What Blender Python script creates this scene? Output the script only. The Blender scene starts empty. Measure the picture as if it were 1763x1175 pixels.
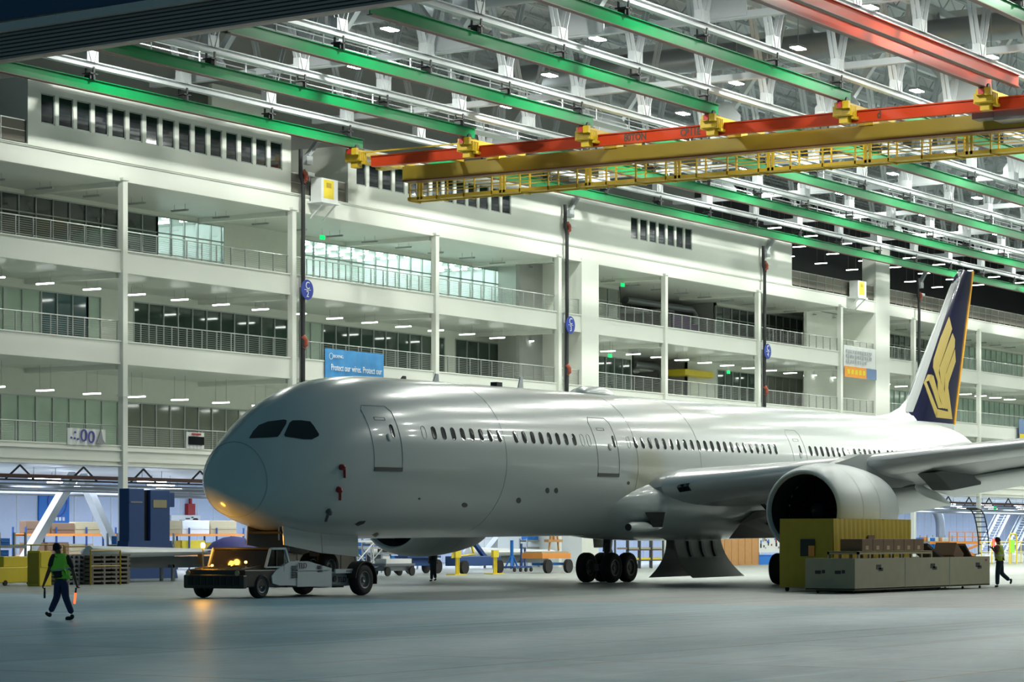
import bpy, math, random
from mathutils import Vector, Matrix
from mathutils.bvhtree import BVHTree
random.seed(7)
PI = math.pi
# ------------------------------------------------------------ camera, sky, exposure
F = 4538.0; CX = 881.5; HY = 926.5; CH = 2.05          # focal length in px of the 1763 px wide frame, horizon row, eye height
PHI = math.atan((3720 - CX) / F)
cs, sn = math.cos(PHI), math.sin(PHI)
sc = bpy.context.scene
C = sc.collection
cam = bpy.data.cameras.new('camera'); cam.sensor_width = 36; cam.lens = F / 1763 * 36
cam.shift_y = (HY - 587.5) / 1763; cam.clip_end = 2000; cam.clip_start = .5
camo = bpy.data.objects.new('camera', cam); C.objects.link(camo)
camo.location = (0, 0, CH); camo.rotation_euler = (PI / 2, 0, PHI - PI / 2)
sc.camera = camo
w = bpy.data.worlds.new('dusk_sky'); sc.world = w; w.use_nodes = True
w.node_tree.nodes['Background'].inputs[0].default_value = (.13, .27, .33, 1)
w.node_tree.nodes['Background'].inputs[1].default_value = .34
sc.view_settings.view_transform = 'Standard'; sc.view_settings.look = 'None'
sc.view_settings.gamma = 1; sc.view_settings.use_curve_mapping = False
sc.view_settings.exposure = 0.0
HALL_W = 1380      # watts of one high bay lamp

def on_v(x, y, v):
    r = (x - CX) / F; Y = v / (sn - r * cs)
    return Y * (cs + r * sn), CH + (HY - y) / F * Y
def at(x, Y, z=None, y=None):                              # point at viewing depth Y
    X = (x - CX) / F * Y
    zz = z if z is not None else CH + (HY - y) / F * Y
    return Vector((Y * cs + X * sn, Y * sn - X * cs, zz))

# ------------------------------------------------------------ materials
M = {}
def mat(name, col, rough=.5, metal=0., var=.06, scale=3., emit=None, es=1., alpha=None, spec=.5, bump=0., coat=0.):
    m = bpy.data.materials.new(name); m.use_nodes = True; nt = m.node_tree; b = nt.nodes['Principled BSDF']
    b.inputs['Roughness'].default_value = rough; b.inputs['Metallic'].default_value = metal
    b.inputs['Specular IOR Level'].default_value = spec
    b.inputs['Coat Weight'].default_value = coat; b.inputs['Coat Roughness'].default_value = .06
    c4 = (*col, 1)
    if var > 0:
        tc = nt.nodes.new('ShaderNodeTexCoord'); nz = nt.nodes.new('ShaderNodeTexNoise'); nz.inputs['Scale'].default_value = scale
        nz.inputs['Detail'].default_value = 4
        rp = nt.nodes.new('ShaderNodeMix'); rp.data_type = 'RGBA'
        rp.inputs[6].default_value = tuple(max(0, x * (1 - var)) for x in col) + (1,)
        rp.inputs[7].default_value = tuple(min(1, x * (1 + var)) for x in col) + (1,)
        nt.links.new(tc.outputs['Object'], nz.inputs['Vector']); nt.links.new(nz.outputs['Fac'], rp.inputs[0])
        nt.links.new(rp.outputs[2], b.inputs['Base Color'])
        if bump:
            bp = nt.nodes.new('ShaderNodeBump'); bp.inputs['Strength'].default_value = bump; bp.inputs['Distance'].default_value = .02
            nt.links.new(nz.outputs['Fac'], bp.inputs['Height']); nt.links.new(bp.outputs['Normal'], b.inputs['Normal'])
    else: b.inputs['Base Color'].default_value = c4
    if emit: b.inputs['Emission Color'].default_value = (*emit, 1); b.inputs['Emission Strength'].default_value = es
    M[name] = m; return m
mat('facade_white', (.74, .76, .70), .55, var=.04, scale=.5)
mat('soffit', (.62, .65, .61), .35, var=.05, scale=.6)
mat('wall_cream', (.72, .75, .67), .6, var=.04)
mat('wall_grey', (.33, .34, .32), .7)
mat('dark', (.02, .022, .024), .5)
mat('black', (.006, .006, .007), .6, var=0)
mat('steel', (.38, .40, .39), .35, metal=.7)
mat('mullion', (.42, .46, .44), .4, metal=.4)
mat('truss_white', (.52, .55, .57), .45, var=.03)
mat('truss_grey', (.42, .45, .47), .5, var=.08)
mat('rail_green', (.003, .19, .055), .3, var=.4, scale=.35, spec=.14)
mat('flange_rust', (.10, .035, .02), .5)
mat('orange', (.44, .04, .01), .36, var=.2, scale=.4, spec=.2)
mat('orange_light', (.80, .30, .06), .5)
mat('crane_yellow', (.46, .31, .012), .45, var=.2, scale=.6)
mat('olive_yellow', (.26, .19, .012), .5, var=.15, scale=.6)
mat('yellow', (.80, .62, .03), .5)
mat('deck_grey', (.36, .38, .40), .6, var=.1)
mat('duct', (.22, .24, .26), .35, metal=.5)
mat('door_slat', (.30, .26, .24), .5)
mat('door_ledge', (.58, .54, .52), .6)
mat('door_blue', (.03, .075, .15), .6)
mat('aircraft', (.56, .60, .585), .24, var=.03, scale=.35, spec=.4, coat=.35)
mat('nacelle_white', (.52, .56, .56), .38, var=.05, scale=.6)
mat('wing_grey', (.36, .385, .385), .3, var=.05, scale=.5)
mat('primer', (.62, .63, .50), .4)
mat('leading_edge', (.66, .68, .69), .25, metal=.3)
mat('seam', (.33, .37, .37), .5, var=0)
mat('plug_seam', (.50, .55, .53), .5, var=0)
mat('sill', (.10, .105, .10), .5)
mat('window_black', (.006, .008, .01), .06, var=0, spec=.6)
mat('navy', (.012, .013, .05), .12, var=.1, coat=.8)
mat('gold', (.50, .38, .10), .3, var=.08)
mat('gold_edge', (.85, .42, .02), .4)
mat('rubber', (.014, .014, .015), .75)
mat('hub', (.22, .23, .23), .45, metal=.4)
mat('gear_metal', (.09, .095, .10), .4, metal=.5)
mat('door_inner', (.34, .35, .33), .4)
mat('inlet_dark', (.03, .033, .04), .35)
mat('fan', (.05, .055, .065), .25, metal=.8)
mat('tape_grey', (.16, .18, .18), .7)
mat('red', (.35, .02, .02), .5)
mat('tug_white', (.62, .66, .68), .35)
mat('tug_dark', (.035, .028, .022), .45)
mat('tug_grey', (.25, .27, .29), .5)
mat('glass_cab', (.02, .018, .015), .08, var=0)
mat('crate_olive', (.36, .33, .23), .7, var=.12, scale=2, bump=.2)
mat('tarp_yellow', (.46, .33, .02), .55, var=.12, scale=2, bump=.3)
mat('cardboard', (.20, .12, .07), .8)
mat('plywood', (.48, .25, .09), .6, var=.12)
mat('plank', (.42, .36, .22), .7)
mat('dark_board', (.035, .025, .02), .7)
mat('blue_paint', (.025, .075, .24), .4)
mat('blue_bright', (.01, .18, .62), .5)
mat('blue_sign', (.02, .05, .38), .4, var=0)
mat('banner_blue', (.05, .27, .60), .6, var=.35, scale=1.2)
mat('banner_white', (.72, .74, .73), .6, var=.05)
mat('banner_orange', (.85, .33, .04), .6)
mat('banner_slate', (.16, .24, .42), .6)
mat('white_paint', (.78, .80, .80), .4, var=.02)
mat('letter_white', (.85, .87, .88), .5, var=0)
mat('letter_dark', (.05, .03, .02), .6, var=0)
mat('letter_plum', (.09, .02, .06), .5, var=0)
mat('grey_text', (.45, .47, .50), .6, var=0)
mat('purple', (.09, .03, .16), .6)
mat('purple_cloth', (.07, .07, .35), .6)
mat('mesh_brown', (.17, .155, .13), .7)
mat('copper', (.32, .06, .03), .5)
mat('skin', (.16, .08, .05), .6)
mat('hair', (.012, .01, .01), .8)
mat('jeans', (.02, .035, .10), .8)
mat('trousers_dark', (.025, .04, .06), .8)
mat('shirt_dark', (.03, .03, .03), .8)
mat('shirt_brown', (.14, .06, .05), .8)
mat('vest_green', (.34, .85, .06), .6, var=.1)
mat('vest_lime', (.50, .60, .08), .6, var=.1)
mat('reflective', (.55, .52, .45), .4)
mat('shoe', (.01, .01, .012), .6)
mat('pale_blue_wall', (.55, .63, .80), .6, var=.05)
mat('lit_strip', (.9, .95, .9), .5, var=0, emit=(.93, 1, .92), es=12)
mat('lamp_dim', (.35, .37, .35), .4)
mat('high_bay', (.9, .95, 1), .5, var=0, emit=(.92, 1, .97), es=60)
mat('office_strip', (.9, 1, 1), .5, var=0, emit=(.86, 1, .97), es=24)
mat('shop_strip', (.9, .95, 1), .5, var=0, emit=(.72, .82, 1), es=30)
mat('exit_green', (0, .4, .1), .5, var=0, emit=(.0, 1, .22), es=1.0)
mat('beacon', (1, .6, .05), .5, var=0, emit=(1, .42, .03), es=160)
mat('head_lamp', (1, .6, .2), .5, var=0, emit=(1, .5, .1), es=8)
mat('baton', (1, .1, .03), .5, var=0, emit=(1, .09, .02), es=3)
mat('signal_red', (1, .1, .03), .5, var=0, emit=(1, .05, .03), es=4)

def glass(name, col, tr, rough=.04):
    m = bpy.data.materials.new(name); m.use_nodes = True; nt = m.node_tree
    for n in list(nt.nodes):
        if n.type != 'OUTPUT_MATERIAL': nt.nodes.remove(n)
    out = nt.nodes['Material Output']
    g = nt.nodes.new('ShaderNodeBsdfGlossy'); g.inputs['Roughness'].default_value = rough; g.inputs['Color'].default_value = (.8, .9, .85, 1)
    t = nt.nodes.new('ShaderNodeBsdfTransparent'); t.inputs['Color'].default_value = (*col, 1)
    f = nt.nodes.new('ShaderNodeValue'); f.outputs[0].default_value = .14
    mx = nt.nodes.new('ShaderNodeMixShader')
    nt.links.new(f.outputs[0], mx.inputs[0]); nt.links.new(t.outputs[0], mx.inputs[1]); nt.links.new(g.outputs[0], mx.inputs[2])
    nt.links.new(mx.outputs[0], out.inputs[0]); M[name] = m
glass('glass_clear', (.90, .96, .95), 1)
def pane(name, col, var, rough, scale, spec=.8):
    m = mat(name, col, rough, var=var, scale=scale, spec=spec); return m
pane('glass_dark', (.035, .045, .045), .5, .08, .7, 1)
pane('glass_upper', (.018, .022, .026), .3, .05, .4, 1)
pane('glass_green_reflection', (.04, .075, .055), .75, .07, .45, 1)  # green tint put into the pane for reflections of the crane rails
pane('glass_teal', (.04, .12, .13), .4, .1, .5, 1)
pane('curtain_green', (.36, .50, .38), .22, .3, .8)
pane('glass_grey', (.20, .22, .18), .3, .12, .6, 1)
pane('glass_pale', (.40, .58, .48), .4, .15, .8, 1)

# concrete floor: panel joints and faint long tyre/paint streaks along the hall
def floor_mat(name, tint):
    m = bpy.data.materials.new(name); m.use_nodes = True; nt = m.node_tree; b = nt.nodes['Principled BSDF']; L = nt.links.new
    tc = nt.nodes.new('ShaderNodeTexCoord')
    def noise(scale, sx=1, sy=1, det=5):
        mp = nt.nodes.new('ShaderNodeMapping'); mp.inputs['Scale'].default_value = (sx, sy, 1)
        n = nt.nodes.new('ShaderNodeTexNoise'); n.inputs['Scale'].default_value = scale; n.inputs['Detail'].default_value = det
        L(tc.outputs['Object'], mp.inputs[0]); L(mp.outputs[0], n.inputs['Vector']); return n.outputs['Fac']
    def ramp(f, a, b_, ca, cb):
        r = nt.nodes.new('ShaderNodeValToRGB'); r.color_ramp.elements[0].position = a; r.color_ramp.elements[1].position = b_
        r.color_ramp.elements[0].color = ca; r.color_ramp.elements[1].color = cb; L(f, r.inputs[0]); return r.outputs[0]
    def mix(f, a, b_):
        x = nt.nodes.new('ShaderNodeMix'); x.data_type = 'RGBA'; L(f, x.inputs[0])
        for i, q in ((6, a), (7, b_)):
            if isinstance(q, tuple): x.inputs[i].default_value = q
            else: L(q, x.inputs[i])
        return x.outputs[2]
    base = ramp(noise(.35), .3, .7, (.24, .285, .30, 1), (.32, .365, .375, 1))
    fine = ramp(noise(7, .25, 1, 4), .35, .75, (.20, .235, .245, 1), (.38, .43, .44, 1))
    c = nt.nodes.new('ShaderNodeMix'); c.data_type = 'RGBA'; c.inputs[0].default_value = .35; L(base, c.inputs[6]); L(fine, c.inputs[7])
    br = nt.nodes.new('ShaderNodeTexBrick'); br.offset = 0; br.inputs['Scale'].default_value = 1
    br.inputs['Brick Width'].default_value = 7.6; br.inputs['Row Height'].default_value = 7.6; br.inputs['Mortar Size'].default_value = .05
    br.inputs['Color1'].default_value = br.inputs['Color2'].default_value = (0, 0, 0, 1); br.inputs['Mortar'].default_value = (1, 1, 1, 1)
    L(tc.outputs['Object'], br.inputs['Vector'])
    j = mix(br.outputs['Color'], c.outputs[2], (.10, .12, .125, 1))
    st = ramp(noise(1.0, .03, 1.9, 4), .60, .66, (0, 0, 0, 1), (.5, .5, .5, 1))
    j2 = mix(st, j, (.46, .54, .55, 1))
    st2 = ramp(noise(1.0, .045, 1.3, 4), .60, .66, (0, 0, 0, 1), (.55, .55, .55, 1))
    j3 = mix(st2, j2, (.13, .16, .17, 1))
    tn = nt.nodes.new('ShaderNodeMix'); tn.data_type = 'RGBA'; tn.blend_type = 'MULTIPLY'; tn.inputs[0].default_value = 1; L(j3, tn.inputs[6]); tn.inputs[7].default_value = (*tint, 1)
    L(tn.outputs[2], b.inputs['Base Color'])
    rr = nt.nodes.new('ShaderNodeMapRange'); rr.inputs['To Min'].default_value = .28; rr.inputs['To Max'].default_value = .5
    L(noise(.8), rr.inputs[0]); L(rr.outputs[0], b.inputs['Roughness'])
    bp = nt.nodes.new('ShaderNodeBump'); bp.inputs['Strength'].default_value = .15; bp.inputs['Distance'].default_value = .01
    L(noise(9), bp.inputs['Height']); L(bp.outputs[0], b.inputs['Normal'])
    M[name] = m
floor_mat('concrete_floor', (1.12, 1.06, .98)); floor_mat('concrete_sky_tinted', (.95, 1.58, 1.85))  # second tint paints the teal dusk skylight into the outdoor concrete

# ------------------------------------------------------------ mesh helpers
class MB:
    def __init__(s): s.v = []; s.f = []
    def add(s, vs, fs):
        n = len(s.v); s.v += [tuple(p) for p in vs]; s.f += [tuple(i + n for i in f) for f in fs]; return s
    def box(s, x0, x1, y0, y1, z0, z1, T=None):
        vs = [Vector((x, y, z)) for z in (z0, z1) for y in (y0, y1) for x in (x0, x1)]
        if T: vs = [T @ p for p in vs]
        return s.add(vs, [(0, 2, 3, 1), (4, 5, 7, 6), (0, 1, 5, 4), (2, 6, 7, 3), (0, 4, 6, 2), (1, 3, 7, 5)])
    def bar(s, a, b, wd, hg=None, up=(0, 0, 1)):
        a = Vector(a); b = Vector(b); d = (b - a).normalized(); hg = hg or wd
        u = Vector(up)
        if abs(d.dot(u)) > .98: u = Vector((1, 0, 0))
        x = d.cross(u).normalized(); y = x.cross(d)
        vs = [p + x * i * wd / 2 + y * j * hg / 2 for p in (a, b) for i, j in ((-1, -1), (1, -1), (1, 1), (-1, 1))]
        return s.add(vs, [(0, 1, 2, 3), (7, 6, 5, 4), (0, 4, 5, 1), (1, 5, 6, 2), (2, 6, 7, 3), (3, 7, 4, 0)])
    def tube(s, pts, r, n=10, caps=True, closed=False):
        pts = [Vector(p) for p in pts]; rs = r if isinstance(r, (list, tuple)) else [r] * len(pts)
        rings = []
        for i, p in enumerate(pts):
            d = (pts[min(i + 1, len(pts) - 1)] - pts[max(i - 1, 0)])
            d = d.normalized() if d.length > 1e-9 else Vector((0, 0, 1))
            u = Vector((0, 0, 1)) if abs(d.z) < .9 else Vector((1, 0, 0))
            x = d.cross(u).normalized(); y = x.cross(d)
            rings.append([p + (x * math.cos(2 * PI * k / n) + y * math.sin(2 * PI * k / n)) * rs[i] for k in range(n)])
        return s.loft(rings, caps)
    def loft(s, rings, caps=True, close=True):
        n = len(rings[0]); vs = [p for r in rings for p in r]; fs = []
        m = n if close else n - 1
        for i in range(len(rings) - 1):
            for k in range(m):
                k2 = (k + 1) % n; fs.append((i * n + k, i * n + k2, (i + 1) * n + k2, (i + 1) * n + k))
        if caps and close: fs.append(tuple(range(n - 1, -1, -1))); fs.append(tuple(range((len(rings) - 1) * n, len(rings) * n)))
        return s.add(vs, fs)
    def lathe(s, prof, o=(0, 0, 0), ax=(0, 0, 1), n=32, caps=True):       # prof: (r, h)
        ax = Vector(ax).normalized(); u = Vector((0, 0, 1)) if abs(ax.z) < .9 else Vector((1, 0, 0))
        x = ax.cross(u).normalized(); y = x.cross(ax); o = Vector(o)
        return s.loft([[o + ax * h + (x * math.cos(2 * PI * k / n) + y * math.sin(2 * PI * k / n)) * r for k in range(n)] for r, h in prof], caps)
    def prism(s, poly, nrm, t):                                           # poly: 3D points, extruded by nrm*t
        n = len(poly); nv = Vector(nrm) * t; a = [Vector(p) for p in poly]; b = [p + nv for p in a]
        return s.add(a + b, [tuple(range(n)), tuple(range(2 * n - 1, n - 1, -1))] + [(i, i + n, (i + 1) % n + n, (i + 1) % n) for i in range(n)])
    def build(s, name, m, parent=None, smooth=None, fix=True, bevel=0):
        me = bpy.data.meshes.new(name); me.from_pydata(s.v, [], s.f); me.materials.append(M[m] if isinstance(m, str) else m)
        if fix:
            import bmesh
            bm = bmesh.new(); bm.from_mesh(me); bmesh.ops.recalc_face_normals(bm, faces=bm.faces)
            if bevel: bmesh.ops.bevel(bm, geom=[e for e in bm.edges], offset=bevel, segments=2, affect='EDGES', profile=.5)
            bm.to_mesh(me); bm.free()
        if smooth is not None:
            for p in me.polygons: p.use_smooth = True
            me.set_sharp_from_angle(angle=math.radians(smooth))
        o = bpy.data.objects.new(name, me); C.objects.link(o)
        if parent: o.parent = parent
        return o
def tag(o, label=None, cat=None, group=None, kind=None):
    if label: o['label'] = label
    if cat: o['category'] = cat
    if group: o['group'] = group
    if kind: o['kind'] = kind
    return o
def empty(name, loc, label, cat, group=None, rz=0):
    o = bpy.data.objects.new(name, None); C.objects.link(o); o.location = loc; o.rotation_euler = (0, 0, rz)
    o.empty_display_size = .3
    return tag(o, label, cat, group)
def struct(o): o['kind'] = 'structure'; return o
KIDS = {}
def dup(root, loc, rz=None, label=None, group=None):
    if root.name not in KIDS: KIDS[root.name] = [(c, list(c.children)) for c in root.children]
    r = root.copy(); C.objects.link(r); r.location = loc
    if rz is not None: r.rotation_euler = (0, 0, rz)
    if label: r['label'] = label
    if group: r['group'] = group
    for ch, gs in KIDS[root.name]:
        k = ch.copy(); C.objects.link(k); k.parent = r
        for g in gs:
            d = g.copy(); C.objects.link(d); d.parent = k
    return r
def text(s, size, m, parent, loc, rot, name='lettering', extr=.01, sx=1):
    cu = bpy.data.curves.new(name, 'FONT'); cu.body = s; cu.size = size; cu.extrude = extr; cu.align_x = 'CENTER'; cu.align_y = 'CENTER'
    if name == 'marking': cu.offset = .02
    t = bpy.data.objects.new(name, cu); C.objects.link(t)
    me = bpy.data.meshes.new_from_object(t.evaluated_get(bpy.context.evaluated_depsgraph_get()))
    bpy.data.objects.remove(t)
    o = bpy.data.objects.new(name, me); C.objects.link(o); me.materials.clear(); me.materials.append(M[m])
    o.location = loc; o.rotation_euler = rot; o.scale = (sx, 1, 1)
    if parent: o.parent = parent
    return o
# text on the facade faces -v : x along +u, up z
FACE = (PI / 2, 0, 0)

# ------------------------------------------------------------ lamps of the hall (each fixture: housing, lens and its own lamp)
def make_highbay(loc, label):
    e = empty('high_bay_light', loc, label, 'ceiling light', 'high bay lights under the roof')
    MB().box(-.55, .55, -.3, .3, .05, .2).build('housing', 'steel', e)
    MB().box(-.5, .5, -.26, .26, .0, .05).build('lens', 'high_bay', e)
    MB().tube([(0, 0, .2), (0, 0, 5.82)], .03, 6).build('hanger', 'steel', e)
    L = bpy.data.lights.new('lamp', 'AREA'); L.shape = 'RECTANGLE'; L.size = 1.0; L.size_y = .5; L.energy = HALL_W; L.color = (.97, 1, .91)
    l = bpy.data.objects.new('lamp', L); C.objects.link(l); l.parent = e; l.location = (0, 0, -.03)
    return e
hb = None
for j in range(12):
    for i in range(10):
        u = 108.5 + 16.6 * j + (8.3 if i % 2 else 0); v = 93 - 8.12 * i - 4.06
        if v < 30 and j > 6: continue
        if hb is None: hb = make_highbay((u, v, 29.4), 'white high bay light hanging from the hangar roof')
        else: dup(hb, (u, v, 29.4))

# ------------------------------------------------------------ hangar shell
FV = 95.5; BV = 102.5
UK = [112.1 + 15.55 * k for k in range(-1, 14)]
struct(MB().box(72, 400, -120, 175, -.3, 0).build('floor', 'concrete_floor'))
struct(MB().box(-120, 72, -120, 175, -.3, 0).build('floor_apron_sky_tinted', 'concrete_sky_tinted'))
U0, U1 = 97, 325
o = struct(MB().box(U0, U1, -25, 140, 35.2, 35.6).build('ceiling', 'deck_grey'))
jb = MB(); u = U0 + 1
v = 8.
while v < 130:
    jb.box(U0, U1, v - .06, v + .06, 34.1, 34.22); jb.box(U0, U1, v - .06, v + .06, 35.05, 35.2)
    uu = U0
    while uu < U1 - 2.4 and v > 44:
        jb.bar((uu, v, 34.15), (uu + 1.2, v, 35.1), .06); jb.bar((uu + 1.2, v, 35.1), (uu + 2.4, v, 34.15), .06); uu += 2.4
    v += 2.03
struct(jb.build('trim_1', 'truss_grey', fix=False))
# header over the hangar door, slats and the outer wall above it
def hz(v): return 25.6 + (90.5 - v) / 24 * .34
hd = MB()
for k in range(7):
    z0 = .19 * k
    hd.add([(U0 - d, v, hz(v) + z) for v in (130, -30) for d, z in ((0, z0), (.22, z0 + .02), (.22, z0 + .13), (.08, z0 + .16), (0, z0 + .18))],
           [(i, (i + 1) % 5, (i + 1) % 5 + 5, i + 5) for i in range(5)])
hb_ = hd.add([(U0 + d, v, hz(v) + z) for v in (130, -30) for d, z in ((-.05, 0), (.5, 0), (.5, 1.33), (-.05, 1.33))], [(i, (i + 1) % 4, (i + 1) % 4 + 4, i + 4) for i in range(4)])
struct(hd.build('door_1', 'door_slat'))
MB().add([(U0 + d, v, hz(v) + z) for v in (130, -30) for d, z in ((-.5, 1.33), (.5, 1.33), (.5, 1.75), (-.5, 1.75))],
         [(i, (i + 1) % 4, (i + 1) % 4 + 4, i + 4) for i in range(4)] + [(0, 1, 2, 3), (4, 5, 6, 7)]).build('ledge', 'door_ledge', bpy.data.objects['door_1'])
struct(MB().box(U0 - .1, U0 + .5, -30, 130, 27.6, 40).build('wall_front', 'door_blue'))
# side shell far off frame, so that the hall keeps its light
struct(MB().box(U0, U1, -26, -25, 0, 35.2).build('wall_right', 'wall_grey'))
struct(MB().box(U1, U1 + .6, -26, 140, 0, 35.2).build('wall_back', 'wall_grey'))

# ------------------------------------------------------------ crane runways, trusses
RV = [93 - 8.12 * i for i in range(7)]
ORD = ['nearest the office front', 'second from the office front', 'third from the office front', 'fourth from the office front', 'fifth from the office front', 'sixth from the office front', 'seventh from the office front']
def ibeam(mb, u0, u1, v, z0, z1, wd=.32, t=.05, fl=.04):
    mb.box(u0, u1, v - t / 2, v + t / 2, z0 + fl, z1 - fl); return mb
for i, v in enumerate(RV):
    segs = [(U0 + .6, 131.5, 'g'), (138, U1 - 1, 'g')] if i != 5 else [(U0 + .6, 131.5, 'o'), (138, U1 - 1, 'g')]
    for q, (a, b, kd) in enumerate(segs):
        where = 'in front of the crane bridge' if q == 0 else 'beyond the crane bridge'
        colr = 'orange' if kd == 'o' else 'green'
        e = empty('crane_runway_beam', ((a + b) / 2, v, 25.7), f'{colr} crane runway beam under the roof, {ORD[i]}, {where}', 'crane rail', 'crane runway beams')
        ln = (b - a) / 2; mt = 'orange' if kd == 'o' else 'rail_green'
        vs = (0,) if kd == 'g' else (0, -1.5)
        for dv in vs:
            MB().box(-ln, ln, dv - .03, dv + .03, .04, .62).build('web', mt, e)
            MB().box(-ln, ln, dv - .16, dv + .16, 0, .04).build('bottom_flange', 'flange_rust', e)
            MB().box(-ln, ln, dv - .13, dv + .13, .62, .66).build('top_flange', mt, e)
        u = UK[0] + 2.2
        while u < b:
            if u > a + .5:
                x = u - (a + b) / 2
                MB().box(x - .22, x + .22, -.2, .2, .64, .86).box(x - .06, x + .06, -.3, -.24, .6, 1.3).box(x - .06, x + .06, .24, .3, .6, 1.3) \
                    .box(x - .3, x + .3, -.3, .3, .9, .96).build('hanger', 'dark', e)
            u += 7.775
for i, v in enumerate(RV + [RV[-1] - 8.12]):
    e = empty('roof_truss', (U0, v, 26.95), f'white roof truss of V braces, {(ORD + ["eighth from the office front"])[i]}', 'roof truss', 'long roof trusses')
    L = U1 - U0 - .8
    MB().box(.6, L, -.17, .17, 0, .06).box(.6, L, -.17, .17, .30, .36).box(.6, L, -.03, .03, .06, .3).build('bottom_chord', 'truss_white', e)
    MB().box(.6, L, -.15, .15, 5.6, 5.95).build('top_chord', 'truss_white', e)
    wb = MB(); u = UK[0] + 2.2 - U0
    for d in (-1, 1):
        for dv in (-.13, .13): wb.bar((.12 * d, dv, .3), (2.1 * d, dv, 5.7), .2, .05)
    wb.box(-.45, .45, -.2, .2, .3, .9)
    b0 = wb.build('v_brace', 'truss_white', e); b0.location = (u, 0, 0); u += 7.775
    while u < L - 4:
        b1 = b0.copy(); C.objects.link(b1); b1.location = (u, 0, 0); u += 7.775
for k in range(25):
    u = UK[0] + 2.2 + 7.775 * (k + 1) - 5.7
    if u > U1 - 3 or u < U0 + 1: continue
    heavy = (k % 4 == 2)
    if k % 2: continue
    e = empty('cross_beam', (u, 66, 27.7), 'white %scross beam spanning between roof trusses, %d crane bays in from the door' % ('heavy trussed ' if heavy else '', k + 1), 'roof beam', 'cross beams of the roof')
    MB().box(-.2, .2, -28, 31, 0, .35).build('beam', 'truss_white', e)
    if heavy:
        MB().box(-.3, .3, -28, 31, 5.2, 5.8).build('top_chord', 'truss_white', e)
        db = MB(); gs = MB()
        for q in range(7):
            y0 = 27 - 8.12 * q
            db.bar((0, y0, .2), (0, y0 - 4.06, 5.4), .42, .36); db.bar((0, y0 - 4.06, 5.4), (0, y0 - 8.12, .2), .42, .36); db.bar((0, y0, .2), (0, y0, 5.3), .32, .3)
            gs.prism([(-.24, y0 + dy, z) for dy, z in ((-1.5, .1), (1.5, .1), (1.5, .8), (.7, 1.7), (-.7, 1.7), (-1.5, .8))], (1, 0, 0), .05)
            gs.prism([(-.24, y0 - 4.06 + dy, z) for dy, z in ((-1.5, 5.5), (1.5, 5.5), (1.2, 4.6), (.6, 4.0), (-.6, 4.0), (-1.2, 4.6))], (1, 0, 0), .05)
        db.build('diagonal_bracing', 'truss_white', e); gs.build('gusset_plates', 'truss_white', e)
# catwalk rail along the first trusses
for (v, lab) in ((88.9, 'between the first two crane rails'), (80.8, 'between the second and third crane rails')):
    e = empty('catwalk', (U0 + 1, v, 27.3), f'white roof catwalk with guard rails {lab}', 'catwalk')
    MB().box(0, 150, -.5, .5, 0, .1).build('deck', 'truss_white', e)
    for y in (-.5, .5):
        for z in (.55, 1.05): MB().box(0, 150, y - .025, y + .025, z, z + .05).build('guard_rail', 'truss_white', e)
    for q in range(38): MB().box(q * 4, q * 4 + .06, -.53, -.47, 0, 1.1).build('post', 'truss_white', e)
# ducts in the roof space
for (u, v0, v1, z, r, lab) in ((119, 52, 92, 31.4, .95, 'grey round air duct across the roof nearest the hangar door'), (143, 55, 93, 31.4, .8, 'grey round air duct across the roof behind the crane bridge'),
                               (186, 60, 94, 31.6, .8, 'grey round air duct across the roof far inside the hangar')):
    o = MB().tube([(u, v0 + (v1 - v0) * q / 12, z) for q in range(13)], r, 20).build('air_duct', 'duct', smooth=40)
    tag(o, lab, 'air duct', 'roof ducts')

# ------------------------------------------------------------ overhead crane
e = empty('overhead_crane', (131.5, 93, 24), 'orange and yellow travelling bridge crane hung below the green rails', 'crane')
def L_(mb, name, m, **k): return mb.build(name, m, e, **k)
W = -56
L_(MB().box(-.25, .15, W, -.8, .62, 1.22).box(-.32, .2, W, -.8, 1.2, 1.27), 'front_girder', 'orange')
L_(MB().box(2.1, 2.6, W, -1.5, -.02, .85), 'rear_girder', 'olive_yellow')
L_(MB().box(2.05, 2.75, W, -1.5, -.1, -.02), 'girder_flange', 'flange_rust')
wk = MB().box(3.1, 3.25, W, -1.2, -1.12, -.92).box(4.2, 4.35, W, -1.2, -1.12, -.92)
L_(wk, 'walkway_stringer', 'crane_yellow')
L_(MB().box(3.25, 4.2, W, -1.2, -1.06, -1.0), 'walkway_deck', 'crane_yellow')
for x in (3.15, 4.3):
    for z in (-.5, -.1): L_(MB().box(x - .03, x + .03, W, -1.2, z, z + .05), 'guard_rail', 'crane_yellow')
y = -1.3; k = 0
while y > W:
    L_(MB().box(3.1, 3.2, y - .08, y, -1.1, .15).box(4.25, 4.35, y - .08, y, -1.1, .15).box(3.1, 4.35, y - .08, y, -1.18, -1.1), 'walkway_post', 'crane_yellow')
    if k % 3 == 0: L_(MB().box(3.1, 3.22, y - .75, y - .6, -1.1, .3).box(3.1, 3.22, y - 1.0, y - .85, -1.1, .3), 'walkway_frame', 'crane_yellow')
    y -= 2.0; k += 1
L_(MB().box(.3, 2.1, -1.4, -.9, .7, .9).box(.3, 2.1, -6, -5.7, .8, .95).box(.3, 3, -1, -.9, .9, 1.05), 'cross_tie', 'crane_yellow')
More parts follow.
